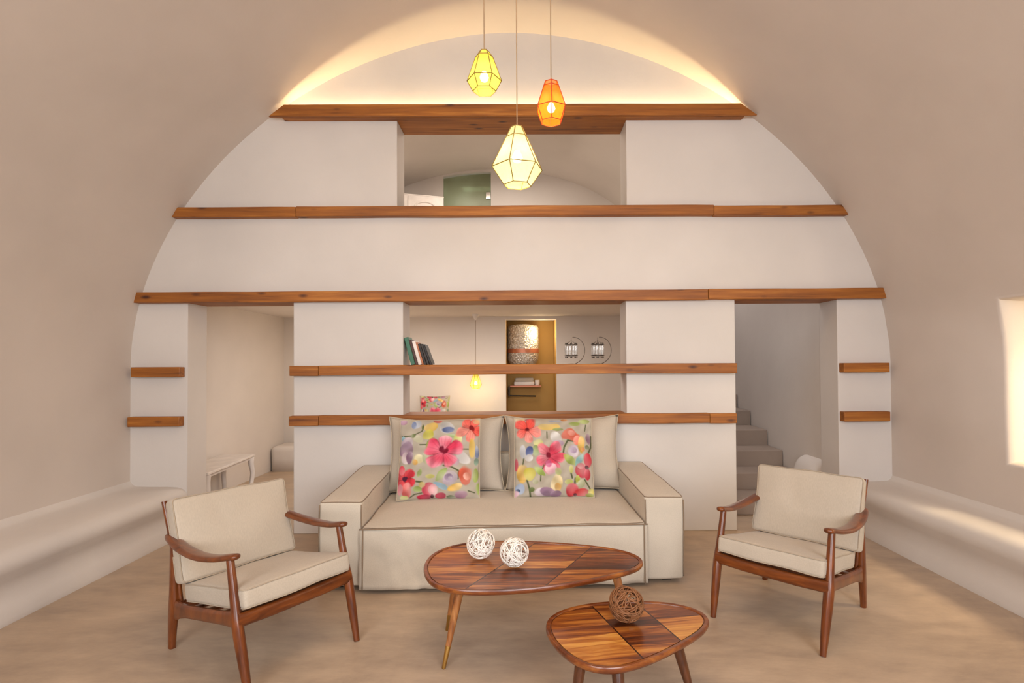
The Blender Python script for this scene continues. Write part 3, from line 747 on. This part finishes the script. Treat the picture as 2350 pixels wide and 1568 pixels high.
# ------------------------------------------------------------------ armchairs
def chair(label, loc, rz):
    """front is +y; footprint of the feet 0.567 x 0.7355"""
    t = thing('armchair', label, 'armchair', loc, rz, 'wooden lounge chairs facing the coffee tables')
    XL = .2835
    def railz(y): return .205 + (.312 - .205) * (y + .33) / .61      # centre height of the sloping side rail
    for s in (1, -1):
        x = s * XL
        # front leg: thick at the rail, raked back to the arm
        pts = [(x, .368, 0), (x + s * .004, .33, .14), (x + s * .008, .288, .295), (x + s * .006, .262, .39), (x + s * .004, .214, .575)]
        obj('leg', tube(catmull(pts, 5), [(.0150 + .010 * math.sin(min(1, k / 10) * math.pi / 2) if k <= 10 else .0250 - .008 * (k - 10) / 10,) * 2 for k in range(21)], n=12), M_chair, t, angle=60)
    for s in (1, -1):
        x = s * XL
        # rear leg: flat, widest at the rail
        pts = [(x, -.372, 0), (x, -.366, .10), (x, -.352, .205), (x, -.348, .33), (x, -.345, .535)]
        sz = []
        for k in range(21):
            q = k / 10
            sz.append((.016 + .004 * min(1, q), .020 + .014 * math.exp(-((q - .95) / .5) ** 2)))
        obj('leg', tube(catmull(pts, 5), sz, n=12, up=(0, 1, 0), power=2.6), M_chair, t, angle=60)
    for s in (1, -1):
        # armrest: flat paddle, bowed outwards, high at both ends
        x = s * (XL + .004)
        pts = [(x - s * .012, -.42, .566), (x + s * .006, -.34, .563), (x + s * .022, -.19, .549), (x + s * .026, -.02, .546), (x + s * .016, .12, .560), (x + s * .002, .225, .583), (x - s * .006, .272, .590)]
        P = catmull(pts, 6); n = len(P) - 1
        sz = []
        for k in range(n + 1):
            q = k / n; e = min(1, (min(q, 1 - q) / .045)) ** .5 if 0 < q < 1 else .25
            sz.append(((.024 + .012 * math.sin(math.pi * min(1, q * 1.15))) * e, (.0165 - .003 * q) * e))
        obj('armrest', tube(P, sz, n=14, power=2.4), M_chair, t, angle=60)
    for s in (1, -1):
        x = s * XL
        ys = [-.35, -.32, -.28, -.22, -.10, .08, .17, .22, .26, .29]
        obj('side_rail', tube([(x, y, railz(y)) for y in ys], [(.0125, .032 + .022 * math.exp(-((y + .34) / .06) ** 2) + .018 * math.exp(-((y - .29) / .06) ** 2)) for y in ys], n=12, power=3), M_chair, t, angle=50)
    obj('front_rail', tube([(-XL - .012, .296, .318), (-.14, .298, .312), (.14, .298, .312), (XL + .012, .296, .318)], [(.016, .031)] * 4, n=12, power=3.2), M_chairx, t, angle=50)
    obj('rear_rail', tube([(-XL, -.34, .205), (XL, -.34, .205)], [(.013, .030)] * 2, n=12, power=3), M_chairx, t, angle=50)
    # seat slats under the cushion
    for y in (-.2, -.05, .10, .22):
        obj('seat_slat', tube([(-XL + .005, y, railz(y) + .004), (XL - .005, y, railz(y) + .004)], [(.024, .007)] * 2, n=8, power=3), M_chairx, t, angle=50)
    # back frame behind the cushion
    bf = None
    for s in (1, -1):
        o = obj('back_post', tube(catmull([(s * .262, -.325, .23), (s * .272, -.352, .40), (s * .278, -.40, .56), (s * .286, -.462, .735)], 5), [(.013, .017 - .005 * k / 15) for k in range(16)], n=10, up=(0, 1, 0)), M_chair, t, angle=60)
    for y, z in ((-.458, .715), (-.428, .63), (-.392, .53), (-.362, .43)):
        obj('back_slat', tube([(-.282 + .01, y, z), (0, y - .012, z), (.272, y, z)], [(.008, .020)] * 3, n=8, power=3), M_chairx, t, angle=50)
    # seat cushion (tilted with the rails)
    hx, hy, hz = .278, .292, .045
    tilt = math.atan2(.107, .61)
    def dfs(q):
        w = max(0, 1 - (q[0] / hx) ** 2) * max(0, 1 - (q[1] / hy) ** 2)
        return wr(Vector((q[0], q[1], q[2] + .016 * w * (1 if q[2] > 0 else -.15))), .006, 6)
    bm = bmesh.new(); softbox(bm, hx, hy, hz, .02, (12, 12, 3), dfs)
    seat = obj('seat_cushion', bm, M_chairlinen, t, angle=180, loc=(0, .035, .357)); seat.rotation_euler = (tilt, 0, 0)
    for zz in (1, -1):
        bm = bmesh.new(); sweep(bm, [dfs(p) for p in rect_loop(hx - .003, hy - .003, zz * (hz - .005), .022)], 0.0032, n=6, closed=True); obj('piping', bm, M_pipe, seat, angle=180)
    # back cushion
    hx2, hy2, hz2 = .302, .212, .043
    def dfb(q):
        w = max(0, 1 - (q[0] / hx2) ** 2) * max(0, 1 - (q[1] / hy2) ** 2)
        g = math.exp(-((q[0] - .05 + .35 * q[1]) / .035) ** 2) * math.exp(-((q[1] + .08) / .11) ** 2) * .012
        return wr(Vector((q[0], q[1], q[2] + (.02 * w - g if q[2] > 0 else -.002 * w))), .008, 6)
    bm = bmesh.new(); softbox(bm, hx2, hy2, hz2, .02, (14, 10, 3), dfb)
    bc = obj('back_cushion', bm, M_chairlinen, t, angle=180, loc=(0, -.313, .555)); bc.rotation_euler = (R(90 + 17.5), 0, math.pi)
    bc.rotation_euler = (R(-(90 - 17.5)), 0, 0)
    for zz in (1, -1):
        bm = bmesh.new(); sweep(bm, [dfb(p) for p in rect_loop(hx2 - .003, hy2 - .003, zz * (hz2 - .005), .022)], 0.0032, n=6, closed=True); obj('piping', bm, M_pipe, bc, angle=180)
    return t
chair('walnut-framed lounge chair with beige linen cushions by the left bench, nearest the camera', (-1.3485, 2.7635, 0), R(-124.4))
chair('walnut-framed lounge chair with beige linen cushions in front of the stair passage', (1.5265, 3.0605, 0), R(134))

# ------------------------------------------------------------------ coffee tables
def smooth_loop(pts, m=4):
    P = [Vector((x, y, 0)) for x, y in pts]; n = len(P); out = []
    for i in range(n):
        a, b, c, d = P[i - 1], P[i], P[(i + 1) % n], P[(i + 2) % n]
        for k in range(m):
            t = k / m; out.append(.5 * ((2 * b) + (c - a) * t + (2 * a - 5 * b + 4 * c - d) * t * t + (3 * b - a - 3 * c + d) * t ** 3))
    return out
def relax(pts, it=2):
    for _ in range(it):
        pts = [((a[0] + 2 * b[0] + c[0]) / 4, (a[1] + 2 * b[1] + c[1]) / 4) for a, b, c in zip(pts[-1:] + pts[:-1], pts, pts[1:] + pts[:1])]
    return pts
def coffee_table(label, outline, H, legs, mat, thick, ferrule, legmat):
    cx = sum(p[0] for p in outline) / len(outline); cy = sum(p[1] for p in outline) / len(outline)
    t = thing('coffee_table', label, 'coffee table', (cx, cy, 0), 0, 'pebble-shaped wooden coffee tables')
    lp = smooth_loop([(x - cx, y - cy) for x, y in relax(outline, 1)])
    n = len(lp)
    def inset(d):
        out = []
        for i in range(n):
            tg = (lp[(i + 1) % n] - lp[i - 1]).normalized(); nr = Vector((tg.y, -tg.x, 0))
            if nr.dot(lp[i]) < 0: nr = -nr
            out.append(lp[i] - nr * d)
        return out
    bm = bmesh.new(); prev = None; first = None
    for d, z in ((.05, H - thick), (.02, H - thick), (.006, H - thick * .8), (0, H - thick * .45), (0, H - .005), (.003, H), (.016, H), (.0185, H - .002), (.0195, H - .0075), (.024, H - .0075)):
        ring = [bm.verts.new((p.x, p.y, z)) for p in inset(d)]
        if prev:
            for i in range(n): bm.faces.new((prev[i], prev[(i + 1) % n], ring[(i + 1) % n], ring[i]))
        else: first = ring
        prev = ring
    bm.faces.new(first); bm.faces.new(prev[::-1])
    bmesh.ops.recalc_face_normals(bm, faces=bm.faces)
    top = obj('tabletop', bm, M_rim, t, angle=50)
    bm = bmesh.new(); vs = [bm.verts.new((p.x, p.y, H - .0035)) for p in inset(.0235)]; vb = [bm.verts.new((p.x, p.y, H - .0058)) for p in inset(.0235)]
    bm.faces.new(vs); bm.faces.new(vb[::-1])
    for i in range(n): bm.faces.new((vs[i], vb[i], vb[(i + 1) % n], vs[(i + 1) % n]))
    bmesh.ops.recalc_face_normals(bm, faces=bm.faces)
    obj('inlay', bm, mat, top, angle=50)
    for (fx, fy_), (tx, ty) in legs:
        f = Vector((fx - cx, fy_ - cy, 0)); tp_ = Vector((tx - cx, ty - cy, H - thick))
        k = .24; mid = f.lerp(tp_, k)
        l = obj('leg', tube([mid, mid.lerp(tp_, .5), tp_], [.0135, .0195, .024], n=14), legmat, t, angle=60)
        if ferrule:
            fo = obj('ferrule', tube([f, f.lerp(mid, .04), mid], [.008, .0095, .0137], n=14), M_brass, l, angle=60); fo['label'] = 'brass leg tip'
    return t
o1 = [(-0.501, 2.598), (-0.523, 2.717), (-0.511, 2.839), (-0.45, 2.958), (-0.332, 3.034), (-0.166, 3.058), (0.027, 3.04), (0.254, 2.998), (0.432, 2.937), (0.534, 2.880), (0.592, 2.813), (0.614, 2.738), (0.598, 2.668), (0.549, 2.613), (0.446, 2.551), (0.303, 2.482), (0.142, 2.423), (0.0, 2.390), (-0.15, 2.375), (-0.278, 2.377), (-0.385, 2.411), (-0.458, 2.484)]
o2 = [(0.080, 2.262), (0.095, 2.335), (0.145, 2.398), (0.236, 2.454), (0.345, 2.483), (0.459, 2.497), (0.584, 2.492), (0.674, 2.470), (0.746, 2.436), (0.789, 2.387), (0.806, 2.334), (0.796, 2.283), (0.758, 2.220), (0.686, 2.155), (0.606, 2.094), (0.526, 2.033), (0.438, 1.978), (0.357, 1.946), (0.298, 1.940), (0.245, 1.952), (0.199, 1.982), (0.155, 2.032), (0.118, 2.10), (0.089, 2.18)]
M_top1 = wood_table('sheesham_large', (-.145, .205), -.55, .085, 3.0)
M_top2 = wood_table('sheesham_small', (-.05, .17), .32, .075, 8.0, tilt=-.12)
coffee_table('larger pebble-shaped coffee table in front of the sofa, carrying two white balls', o1, .43, [((-.391, 2.528), (-.31, 2.62)), ((-.427, 2.888), (-.35, 2.82)), ((.545, 2.64), (.455, 2.72))], M_top1, .03, True, M_leg)
coffee_table('smaller lower pebble-shaped coffee table in the foreground, carrying the brown ball', o2, .33, [((.165, 2.02), (.22, 2.09)), ((.70, 2.16), (.62, 2.19)), ((.345, 1.88), (.345, 2.0))], M_top2, .032, False, M_legdark)

# ------------------------------------------------------------------ woven balls
def ball(label, loc, r, mat, n, seed, group=None):
    rg = random.Random(seed); bm = bmesh.new()
    for k in range(n):
        ax = Vector((rg.gauss(0, 1), rg.gauss(0, 1), rg.gauss(0, 1))).normalized(); a = ax.orthogonal().normalized(); b_ = ax.cross(a)
        rad = r * rg.uniform(.90, .985); off = rg.uniform(-.35, .35) * r; rr = math.sqrt(max(.2 * r * r, rad * rad - off * off)); ph = rg.uniform(0, 6)
        w1, w2 = rg.uniform(.02, .07), rg.uniform(.02, .08); m = 30
        pts = []
        for i in range(m):
            th = 2 * math.pi * i / m
            p = (a * math.cos(th) + b_ * math.sin(th)) * rr * (1 + w1 * math.sin(2 * th + ph)) + ax * (off + r * w2 * math.sin(3 * th + ph))
            if p.length > r * .99: p = p.normalized() * r * .99
            pts.append(p)
        sweep(bm, pts, rg.uniform(.0019, .0029), n=5, closed=True)
    o = obj('woven_ball', bm, mat, None, angle=180, loc=loc); return tag(o, label, 'decorative ball', group)
ball('white woven rattan ball on the larger coffee table, left and further back', (-.232, 2.775, .43 + .0745), .0745, M_rattanw, 36, 1, 'white rattan balls')
ball('white woven rattan ball on the larger coffee table, right and nearer', (-.055, 2.655, .43 + .0725), .0725, M_rattanw, 36, 2, 'white rattan balls')
ball('brown woven rattan ball on the smaller coffee table', (.436, 2.295, .33 + .0735), .0745, M_rattanb, 36, 3)

# ------------------------------------------------------------------ pendant lamps
M_bulb = emis('bulb_glow', (1.0, .86, .58, 1), 45)
def pendant(label, loc, rings, mat, wire, bulb_r, nseg, rot, ztop, power, col, group=None, rose=False, bulb_dz=0):
    """rings: (radius, height above the shade's lowest ring); loc is the centre of the lowest ring"""
    t = thing('pendant_lamp', label, 'pendant lamp', loc, 0, group)
    bm = bmesh.new(); lathe(bm, rings, nseg, a0=rot)
    sh = obj('lamp_shade', bm, mat, t, smooth=False)
    bm = bmesh.new()
    pt = lambda r, z, k: (r * math.cos(rot + 2 * math.pi * k / nseg), r * math.sin(rot + 2 * math.pi * k / nseg), z)
    for (r, z) in rings:
        sweep(bm, [Vector(pt(r * 1.01, z, k)).lerp(Vector(pt(r * 1.01, z, k + 1)), q) for k in range(nseg) for q in (0, .33, .66)], .0029, n=5, closed=True)
    for (r0, z0), (r1, z1) in zip(rings, rings[1:]):
        for k in range(nseg): sweep(bm, [pt(r0 * 1.01, z0, k), pt(r1 * 1.01, z1, k)], .0029, n=5)
    obj('wire_frame', bm, wire, sh, angle=180)
    H = rings[-1][1]
    bm = bmesh.new(); lathe(bm, [(.0, H * .34 - bulb_r), (bulb_r * .7, H * .34 - bulb_r * .7), (bulb_r, H * .34), (bulb_r * .8, H * .34 + bulb_r * .6), (bulb_r * .45, H * .34 + bulb_r * 1.3), (0, H * .34 + bulb_r * 1.5)], 16)
    bu = obj('bulb', bm, M_bulb, t, angle=180); bu.location.z = bulb_dz
    bm = bmesh.new(); lathe(bm, [(0.0, H * .34 + bulb_r * 1.4), (.011, H * .34 + bulb_r * 1.4), (.013, H * .34 + bulb_r * 1.4 + .04), (.004, H * .34 + bulb_r * 1.4 + .055)], 12)
    obj('socket', bm, M_cord, t, angle=40).location.z = bulb_dz
    obj('cord', tube([(0, 0, H * .34 + bulb_r * 1.4 + .05 + bulb_dz), (0, 0, H), (0, 0, ztop - loc[2])], .0032, n=6), M_cord, t, angle=180)
    if rose:
        bm = bmesh.new(); z = ztop - loc[2]; lathe(bm, [(.0, z - .085), (.012, z - .08), (.045, z - .02), (.048, z), (0, z)], 16); obj('ceiling_rose', bm, M_white, t)
    d = bpy.data.lights.new('lamp_glow', 'POINT'); d.energy = power; d.color = col; d.shadow_soft_size = .03
    lo = bpy.data.objects.new('lamp_glow', d); COL.objects.link(lo); lo.parent = t; lo.location = (0, 0, -.03)
    return t
vz = lambda x: ZS + BH * (1 - (abs(x - CX) / AH) ** PW) ** (1 / PW)
G3 = 'hexagonal fabric pendant lamps'
pendant('largest pendant lamp, pale cream fabric shade hanging lowest of the three', (-.032, 3.0, 2.465), [(.078, 0), (.146, .098), (.062, .275), (.034, .333)],
        shade_mat('cream_shade', srgb(250, 238, 176), .44, .20), M_wire, .030, 6, R(14), vz(0), 2, (1, .85, .55), G3, bulb_dz=.045)
pendant('bright yellow fabric pendant lamp, left and highest of the three', (-.222, 3.05, 3.035), [(.066, 0), (.099, .060), (.050, .198), (.026, .232)],
        shade_mat('yellow_shade', srgb(250, 234, 98), .46, .28), M_wire, .026, 6, R(0), vz(-.22), 1.5, (1, .8, .35), G3)
pendant('orange fabric pendant lamp, right of the three over the timber lintel', (.167, 3.05, 2.852), [(.061, 0), (.090, .080), (.048, .205), (.038, .232)],
        shade_mat('orange_shade', srgb(244, 146, 44), .40, .40), M_wireo, .024, 6, R(30), vz(.17), 1.2, (1, .55, .2), G3)
pendant('small yellow pendant lamp hanging in the rear room behind the shelf', (-.66, 7.2, 1.105), [(.048, 0), (.078, .05), (.04, .17), (.022, .2)],
        shade_mat('far_yellow_shade', srgb(255, 222, 100), .7, .2), M_wire, .02, 6, R(10), 2.12, 5.5, (1, .72, .32), None, rose=True)

# ------------------------------------------------------------------ books on the shelf
def book(label, x, w, d, h, lean, cover, pages, loc_y, dz=0):
    t = thing('book', label, 'book', (x, loc_y, 1.4345 + w * math.sin(lean) * 0 + dz), 0, 'books leaning on the shelf')
    t.rotation_euler = (0, -lean, 0)
    bm = bmesh.new(); bx(bm, 0, .0025, 0, d, 0, h); bx(bm, w - .0025, w, 0, d, 0, h)
    prism(bm, [(0, 0), (.004, -.004), (w - .004, -.004), (w, 0), (w, .003), (0, .003)], 0, h, 'z')
    c = obj('cover', bm, cover, t, smooth=False); bevel(c, .0012, 2)
    obj('pages', box(.003, w - .003, .0035, d - .004, .003, h - .003), pages, t, smooth=False)
    return t
M_pages = simple('paper', srgb(226, 214, 196), .9)
cov = lambda n, c: simple(n, c, .55)
bk = [('green hardback leaning against the opening jamb', .042, .245, srgb(64, 112, 90), 14.5), ('dark brown book next to the green hardback', .026, .225, srgb(74, 44, 36), 15),
      ('white book between the brown and tan books', .034, .215, srgb(232, 222, 214), 15.5), ('thin tan book beside the white book', .018, .205, srgb(188, 120, 84), 16),
      ('black book beside the thin tan book', .026, .190, srgb(40, 34, 32), 17), ('thick black book in the middle of the dark pair', .024, .188, srgb(52, 44, 40), 18), ('black book at the right end of the row, leaning most', .024, .180, srgb(30, 26, 26), 20)]
bk[5] = ('charcoal book second from the right end of the row',) + bk[5][1:]
xb = -.975
for i, (lab, w, h, c, ln) in enumerate(bk):
    w *= .86; a = R(ln); book(lab, xb, w, .15, h, a, cov('book_cover_%d' % i, c), M_pages, 4.56, 0)
    xb += w / math.cos(a) + .0015

# ------------------------------------------------------------------ crystal lanterns on curved stands
mc, nt, b = nodes('crystal'); b.inputs['Base Color'].default_value = (.95, .93, .9, 1); b.inputs['Roughness'].default_value = .05; b.inputs['Transmission Weight'].default_value = .75; b.inputs['IOR'].default_value = 1.5
def lantern(label, x):
    t = thing('crystal_lantern', label, 'candle lantern', (x, 4.66, 1.4335), 0, 'crystal lanterns on the shelf')
    bm = bmesh.new()
    arcp = [(.02 + .10 * math.cos(R(a)), 0, .125 + .115 * math.sin(R(a))) for a in range(-65, 96, 8)]
    sweep(bm, [(.035, 0, .006), (.05, 0, .012)] + arcp, .0034, n=7, up=(0, 1, 0))
    lathe(bm, [(0, 0), (.05, 0), (.05, .005), (.012, .008), (0, .008)], 20, c=(0.0, 0, 0))
    obj('stand', bm, M_steel, t, angle=50)
    zc = .125; fr = None
    for nm, z in (('lantern_top', zc + .048), ('lantern_base', zc - .048)):
        bm = bmesh.new()
        sweep(bm, [(.056 * math.cos(2 * math.pi * k / 8), .056 * math.sin(2 * math.pi * k / 8), z) for k in range(8)], .0035, n=6, closed=True)
        for k in range(8):
            a = 2 * math.pi * k / 8; lathe(bm, [(0, 0), (.004, .004), (.0055, .008), (.004, .012), (0, .016)], 6, c=(.05 * math.cos(a), .05 * math.sin(a), z - (.022 if z < zc else -.004)))
        if z > zc:
            sweep(bm, [(0, 0, .238), (0, 0, zc + .075)], .0016, n=6)
            for k in range(4):
                a = math.pi / 2 * k; sweep(bm, [(0, 0, zc + .085), (.056 * math.cos(a), .056 * math.sin(a), zc + .048)], .0015, n=5)
        fr = obj(nm, bm, M_dark, t, angle=50)
    bm = bmesh.new()
    for k in range(10):
        a = 2 * math.pi * k / 10; lathe(bm, [(0, -.044), (.010, -.036), (.0125, 0), (.010, .036), (0, .044)], 6, c=(.046 * math.cos(a), .046 * math.sin(a), zc))
    obj('crystals', bm, mc, t, smooth=False)
    return t
lantern('crystal lantern hanging from a curved chrome stand on the shelf, nearer the middle', .418)
lantern('crystal lantern hanging from a curved chrome stand on the shelf, nearer the right jamb', .652)

# ------------------------------------------------------------------ things in the rear rooms
# low white table in the left passage
tb = thing('side_table', 'low white wooden table with curved legs standing in the left passage', 'table', (-3.262, 5.51, 0), R(5))
bevel(obj('tabletop', box(-.13, .235, -.53, .53, .405, .432), M_white, tb), .006, 2)
bm = bmesh.new()
bx(bm, .19, .21, -.49, .49, .375, .405); bx(bm, -.10, -.08, -.49, .49, .375, .405); bx(bm, -.08, .19, -.49, -.47, .375, .405); bx(bm, -.08, .19, .47, .49, .375, .405)
obj('apron', bm, M_white, tb, smooth=False)
for sx, x in ((-1, -.085), (1, .205)):
    for sy in (-1, 1):
        y = sy * .49
        obj('leg', tube(catmull([(x, y, .404), (x, y, .32), (x + sx * .012, y + sy * .012, .22), (x, y, .10), (x - sx * .004, y - sy * .004, 0)], 4), [(.030 - .014 * (k / 16), .030 - .014 * (k / 16)) for k in range(17)], n=8, power=4), M_white, tb, angle=50)
# daybed under the far floral cushion
db = thing('daybed', 'cream daybed against the rear wall below the far floral cushion', 'daybed', (-1.0, 7.24, 0))
obj('base_frame', box(-.75, .55, -.32, .33, 0, .38), M_white, db, smooth=False)
bm = bmesh.new(); softbox(bm, .65, .325, .085, .04, (10, 6, 2)); obj('mattress', bm, M_cush, db, loc=(-.10, .005, .466), angle=180)
pillow('floral_cushion', 'red and purple floral cushion far behind the timber ledge in the rear room', .42, .45, .12, M_floral, (-1.245, 7.30, .556), R(-10), 0, 0, n=60, paint=floral_left(60)[::-1, ::1].copy(), seed=6, ear=.05, piping=M_flange)
# ochre niche: hammered silver drum with a copper band, shelf of towels, rail
def hammered():
    m, nt, b = nodes('hammered_silver'); co = coords(nt)
    v = N(nt, 'ShaderNodeTexVoronoi', Scale=38.0); L(nt, co, v.inputs['Vector'])
    r = ramp(nt, v.outputs['Distance'], [(.05, srgb(246, 242, 236)), (.7, srgb(196, 188, 176))]); L(nt, r.outputs[0], b.inputs['Base Color'])
    b.inputs['Metallic'].default_value = .3; b.inputs['Roughness'].default_value = .3; bump(nt, b, v.outputs['Distance'], .8, .02); return m
dr = thing('hammered_drum', 'hammered silver drum with a copper band in the ochre niche', 'metal drum', (-.015, 8.10, 1.40))
bm = bmesh.new(); lathe(bm, [(0, 0), (.10, .004), (.20, .04), (.235, .10), (.24, .2), (.24, .58), (.22, .62), (.10, .64), (0, .642)], 40); obj('drum_body', bm, hammered(), dr, angle=60)
bm = bmesh.new(); lathe(bm, [(.238, .20), (.246, .203), (.246, .262), (.238, .265)], 40); obj('copper_band', bm, M_copper, dr)
obj('mount', box(-.03, .03, .2, .297, .25, .4), M_dark, dr, smooth=False)
ns = thing('niche_shelf', 'slim metal shelf with a rail on the back of the ochre niche', 'shelf', (.02, 8.28, 1.10))
obj('board', box(-.24, .24, -.12, .119, -.02, 0), M_copper, ns, smooth=False)
obj('rail', tube([(-.26, -.05, -.16), (.16, -.05, -.17)], .012, n=8), M_dark, ns)
obj('bracket', box(-.265, -.245, -.06, .119, -.17, -.02), M_dark, ns, smooth=False)
for i, (lab, x0, x1, z0, z1) in enumerate((('folded white towel on the niche shelf, bottom of the stack', -.16, .16, 0, .06), ('folded cream towel on top of the white towel in the niche', -.14, .15, .062, .115))):
    bm = bmesh.new(); softbox(bm, (x1 - x0) / 2, .09, (z1 - z0) / 2, .02, (6, 4, 1)); tag(obj('folded_towel', bm, M_cush if i else M_rattanw, loc=((x0 + x1) / 2, 8.27, 1.10 + (z0 + z1) / 2), angle=180), lab, 'towel', 'towels in the niche')
bm = bmesh.new(); lathe(bm, [(0, 0), (.035, 0), (.04, .03), (.04, .08), (.0, .082)], 20); tag(obj('candle_jar', bm, M_rattanw, loc=(.205, 8.25, 1.10), angle=50), 'small white jar at the right end of the niche shelf', 'jar')

# upper room: white wardrobe and green glass door
wd = thing('wardrobe', 'white wardrobe with arched door panels seen through the upper opening', 'wardrobe', (-1.62, 7.40, 2.3), R(17))
H = 1.53
obj('carcass', box(-.60, .50, 0, .40, 0, H), M_cab, wd, smooth=False)
obj('cornice', box(-.605, .505, -.004, .40, H, H + .012), M_cab, wd, smooth=False)
for x0 in (-.58, .0):
    d = obj('door', box(x0, x0 + .48 if x0 == 0 else -.01, -.022, -.001, .04, H - .02), M_cab, wd, smooth=False)
    x1 = .48 if x0 == 0 else -.01; a, b_ = x0 + .07, x1 - .07; m = (a + b_) / 2
    pts = [(a, -.024, .15), (a, -.024, H - .22)] + [(m - (b_ - a) / 2 * math.cos(R(t_)), -.024, H - .22 + .13 * math.sin(R(t_))) for t_ in range(15, 180, 15)] + [(b_, -.024, H - .22), (b_, -.024, .15)]
    obj('panel_moulding', tube(pts, .012, n=8, closed=True, up=(0, 1, 0)), M_cab, d)
mg2, nt, b = nodes('green_glass'); co = coords(nt); n1 = N(nt, 'ShaderNodeTexNoise', Scale=1.6); L(nt, co, n1.inputs['Vector'])
r = ramp(nt, n1.outputs[0], [(.35, srgb(140, 146, 112)), (.65, srgb(178, 192, 160))]); L(nt, r.outputs[0], b.inputs['Base Color']); b.inputs['Roughness'].default_value = .25; b.inputs['Transmission Weight'].default_value = .15
gd = thing('glass_door', 'green frosted glass door with arched top in the upper room', 'door', ((DX0 + DX1) / 2, 8.05, 2.3)); gd['kind'] = 'thing'
gx = (DX0 + DX1) / 2
bm = bmesh.new(); prism(bm, [(x - gx, z - 2.3 - .02) for x, z in dtop] + [(DX1 - gx - .01, .01), (DX0 - gx + .01, .01)], -.006, .006); obj('glass_panel', bm, mg2, gd, smooth=False)
obj('hinge', box(DX1 - gx - .075, DX1 - gx - .008, -.03, .03, 1.66, 1.76), M_chrome, gd, smooth=False)
struct('wall_upper_behind_door', box(DX0 - .1, DX1 + .1, 8.5, 8.56, 2.3, 4.5), M_back, smooth=False)

# ------------------------------------------------------------------ light
def area(name, loc, rot, sx, sy, e, c, spread=180):
    d = bpy.data.lights.new(name, 'AREA'); d.shape = 'RECTANGLE'; d.size = sx; d.size_y = sy; d.energy = e; d.color = c; d.spread = R(spread)
    o = bpy.data.objects.new(name, d); COL.objects.link(o); o.location = loc; o.rotation_euler = rot; return o
def point(name, loc, e, c, r=.1):
    d = bpy.data.lights.new(name, 'POINT'); d.energy = e; d.color = c; d.shadow_soft_size = r
    o = bpy.data.objects.new(name, d); COL.objects.link(o); o.location = loc; return o
area('daylight_front_right', (1.5, -1.3, 2.1), (R(77), 0, R(14)), 2.2, 2.2, 86, (.975, .985, 1.02), 130)
area('daylight_front_left', (-1.5, -1.3, 2.1), (R(77), 0, R(-12)), 2.2, 2.2, 72, (.99, .98, .97), 130)
area('ceiling_wash', (-.1, 1.7, 4.1), (0, 0, 0), 1.6, 2.4, 42, (1, .66, .37))
area('window_daylight', (XR + .62, 2.35, 1.45), (0, R(90), R(-42)), 1.2, .9, 60, (1, .80, .50))
hs = area('window_high_sky', (XR + 1.0, 2.35, 2.55), (0, 0, 0), .75, .75, 120, (1, .78, .50))
hs.rotation_euler = (Vector((2.3, 3.1, .2)) - hs.location).to_track_quat('-Z', 'Y').to_euler()
area('cove_strip', (-.075, 4.502, 3.585), (R(180 - 32), 0, 0), 3.8, .02, 18, (1, .78, .42))
area('stair_skylight', (2.3, 6.6, 4.8), (0, 0, 0), .8, 2.5, 55, (.90, .93, 1.0))
area('upper_room_fill', (-.4, 6.4, 4.25), (0, 0, 0), 1.5, 1.5, 46, (1, .87, .74))  # added fill that brightens the upper room, stands for no fixture
area('rear_room_fill', (-.9, 6.0, 2.08), (0, 0, 0), 2.4, 1.4, 42, (1, .91, .83))  # fill added beside the far pendant's own light, not a real lamp
point('corridor_lamp', (-2.3, 6.8, 1.35), 8, (1, .80, .58), .12)
point('niche_lamp', (.24, 7.85, 1.9), 7, (1, .80, .5), .05)
area('behind_glass', (-.7, 8.3, 4.2), (0, 0, 0), .5, .2, 4, (.85, 1, .85))

w = bpy.data.worlds.new('world'); bpy.context.scene.world = w; w.use_nodes = True
w.node_tree.nodes['Background'].inputs[0].default_value = (1, .95, .91, 1); w.node_tree.nodes['Background'].inputs[1].default_value = .12

# ------------------------------------------------------------------ camera
cd = bpy.data.cameras.new('camera'); cam = bpy.data.objects.new('camera', cd); COL.objects.link(cam)
F = 1210.0
cd.sensor_width = 36; cd.lens = F / 2350 * 36
cd.shift_x = -36 / 2350; cd.shift_y = 31 / 2350
yaw, pitch, roll = R(.4), R(.85), R(.35)
f = Vector((math.sin(yaw) * math.cos(pitch), math.cos(yaw) * math.cos(pitch), math.sin(pitch)))
r_ = Vector((math.cos(yaw), -math.sin(yaw), 0)); u_ = r_.cross(f)
c, s = math.cos(roll), math.sin(roll)
r2, u2 = c * r_ - s * u_, s * r_ + c * u_
cam.matrix_world = Matrix(((r2.x, u2.x, -f.x, 0), (r2.y, u2.y, -f.y, 0), (r2.z, u2.z, -f.z, 1.45), (0, 0, 0, 1)))
cd.clip_start = .05
sc = bpy.context.scene; sc.camera = cam
sc.view_settings.view_transform = 'Standard'; sc.view_settings.look = 'None'; sc.view_settings.exposure = -0.20
sc.cycles.max_bounces = 6; sc.cycles.diffuse_bounces = 4; sc.cycles.adaptive_threshold = .06; sc.cycles.adaptive_min_samples = 16; sc.cycles.transparent_max_bounces = 8
sc.cycles.sample_clamp_indirect = 6
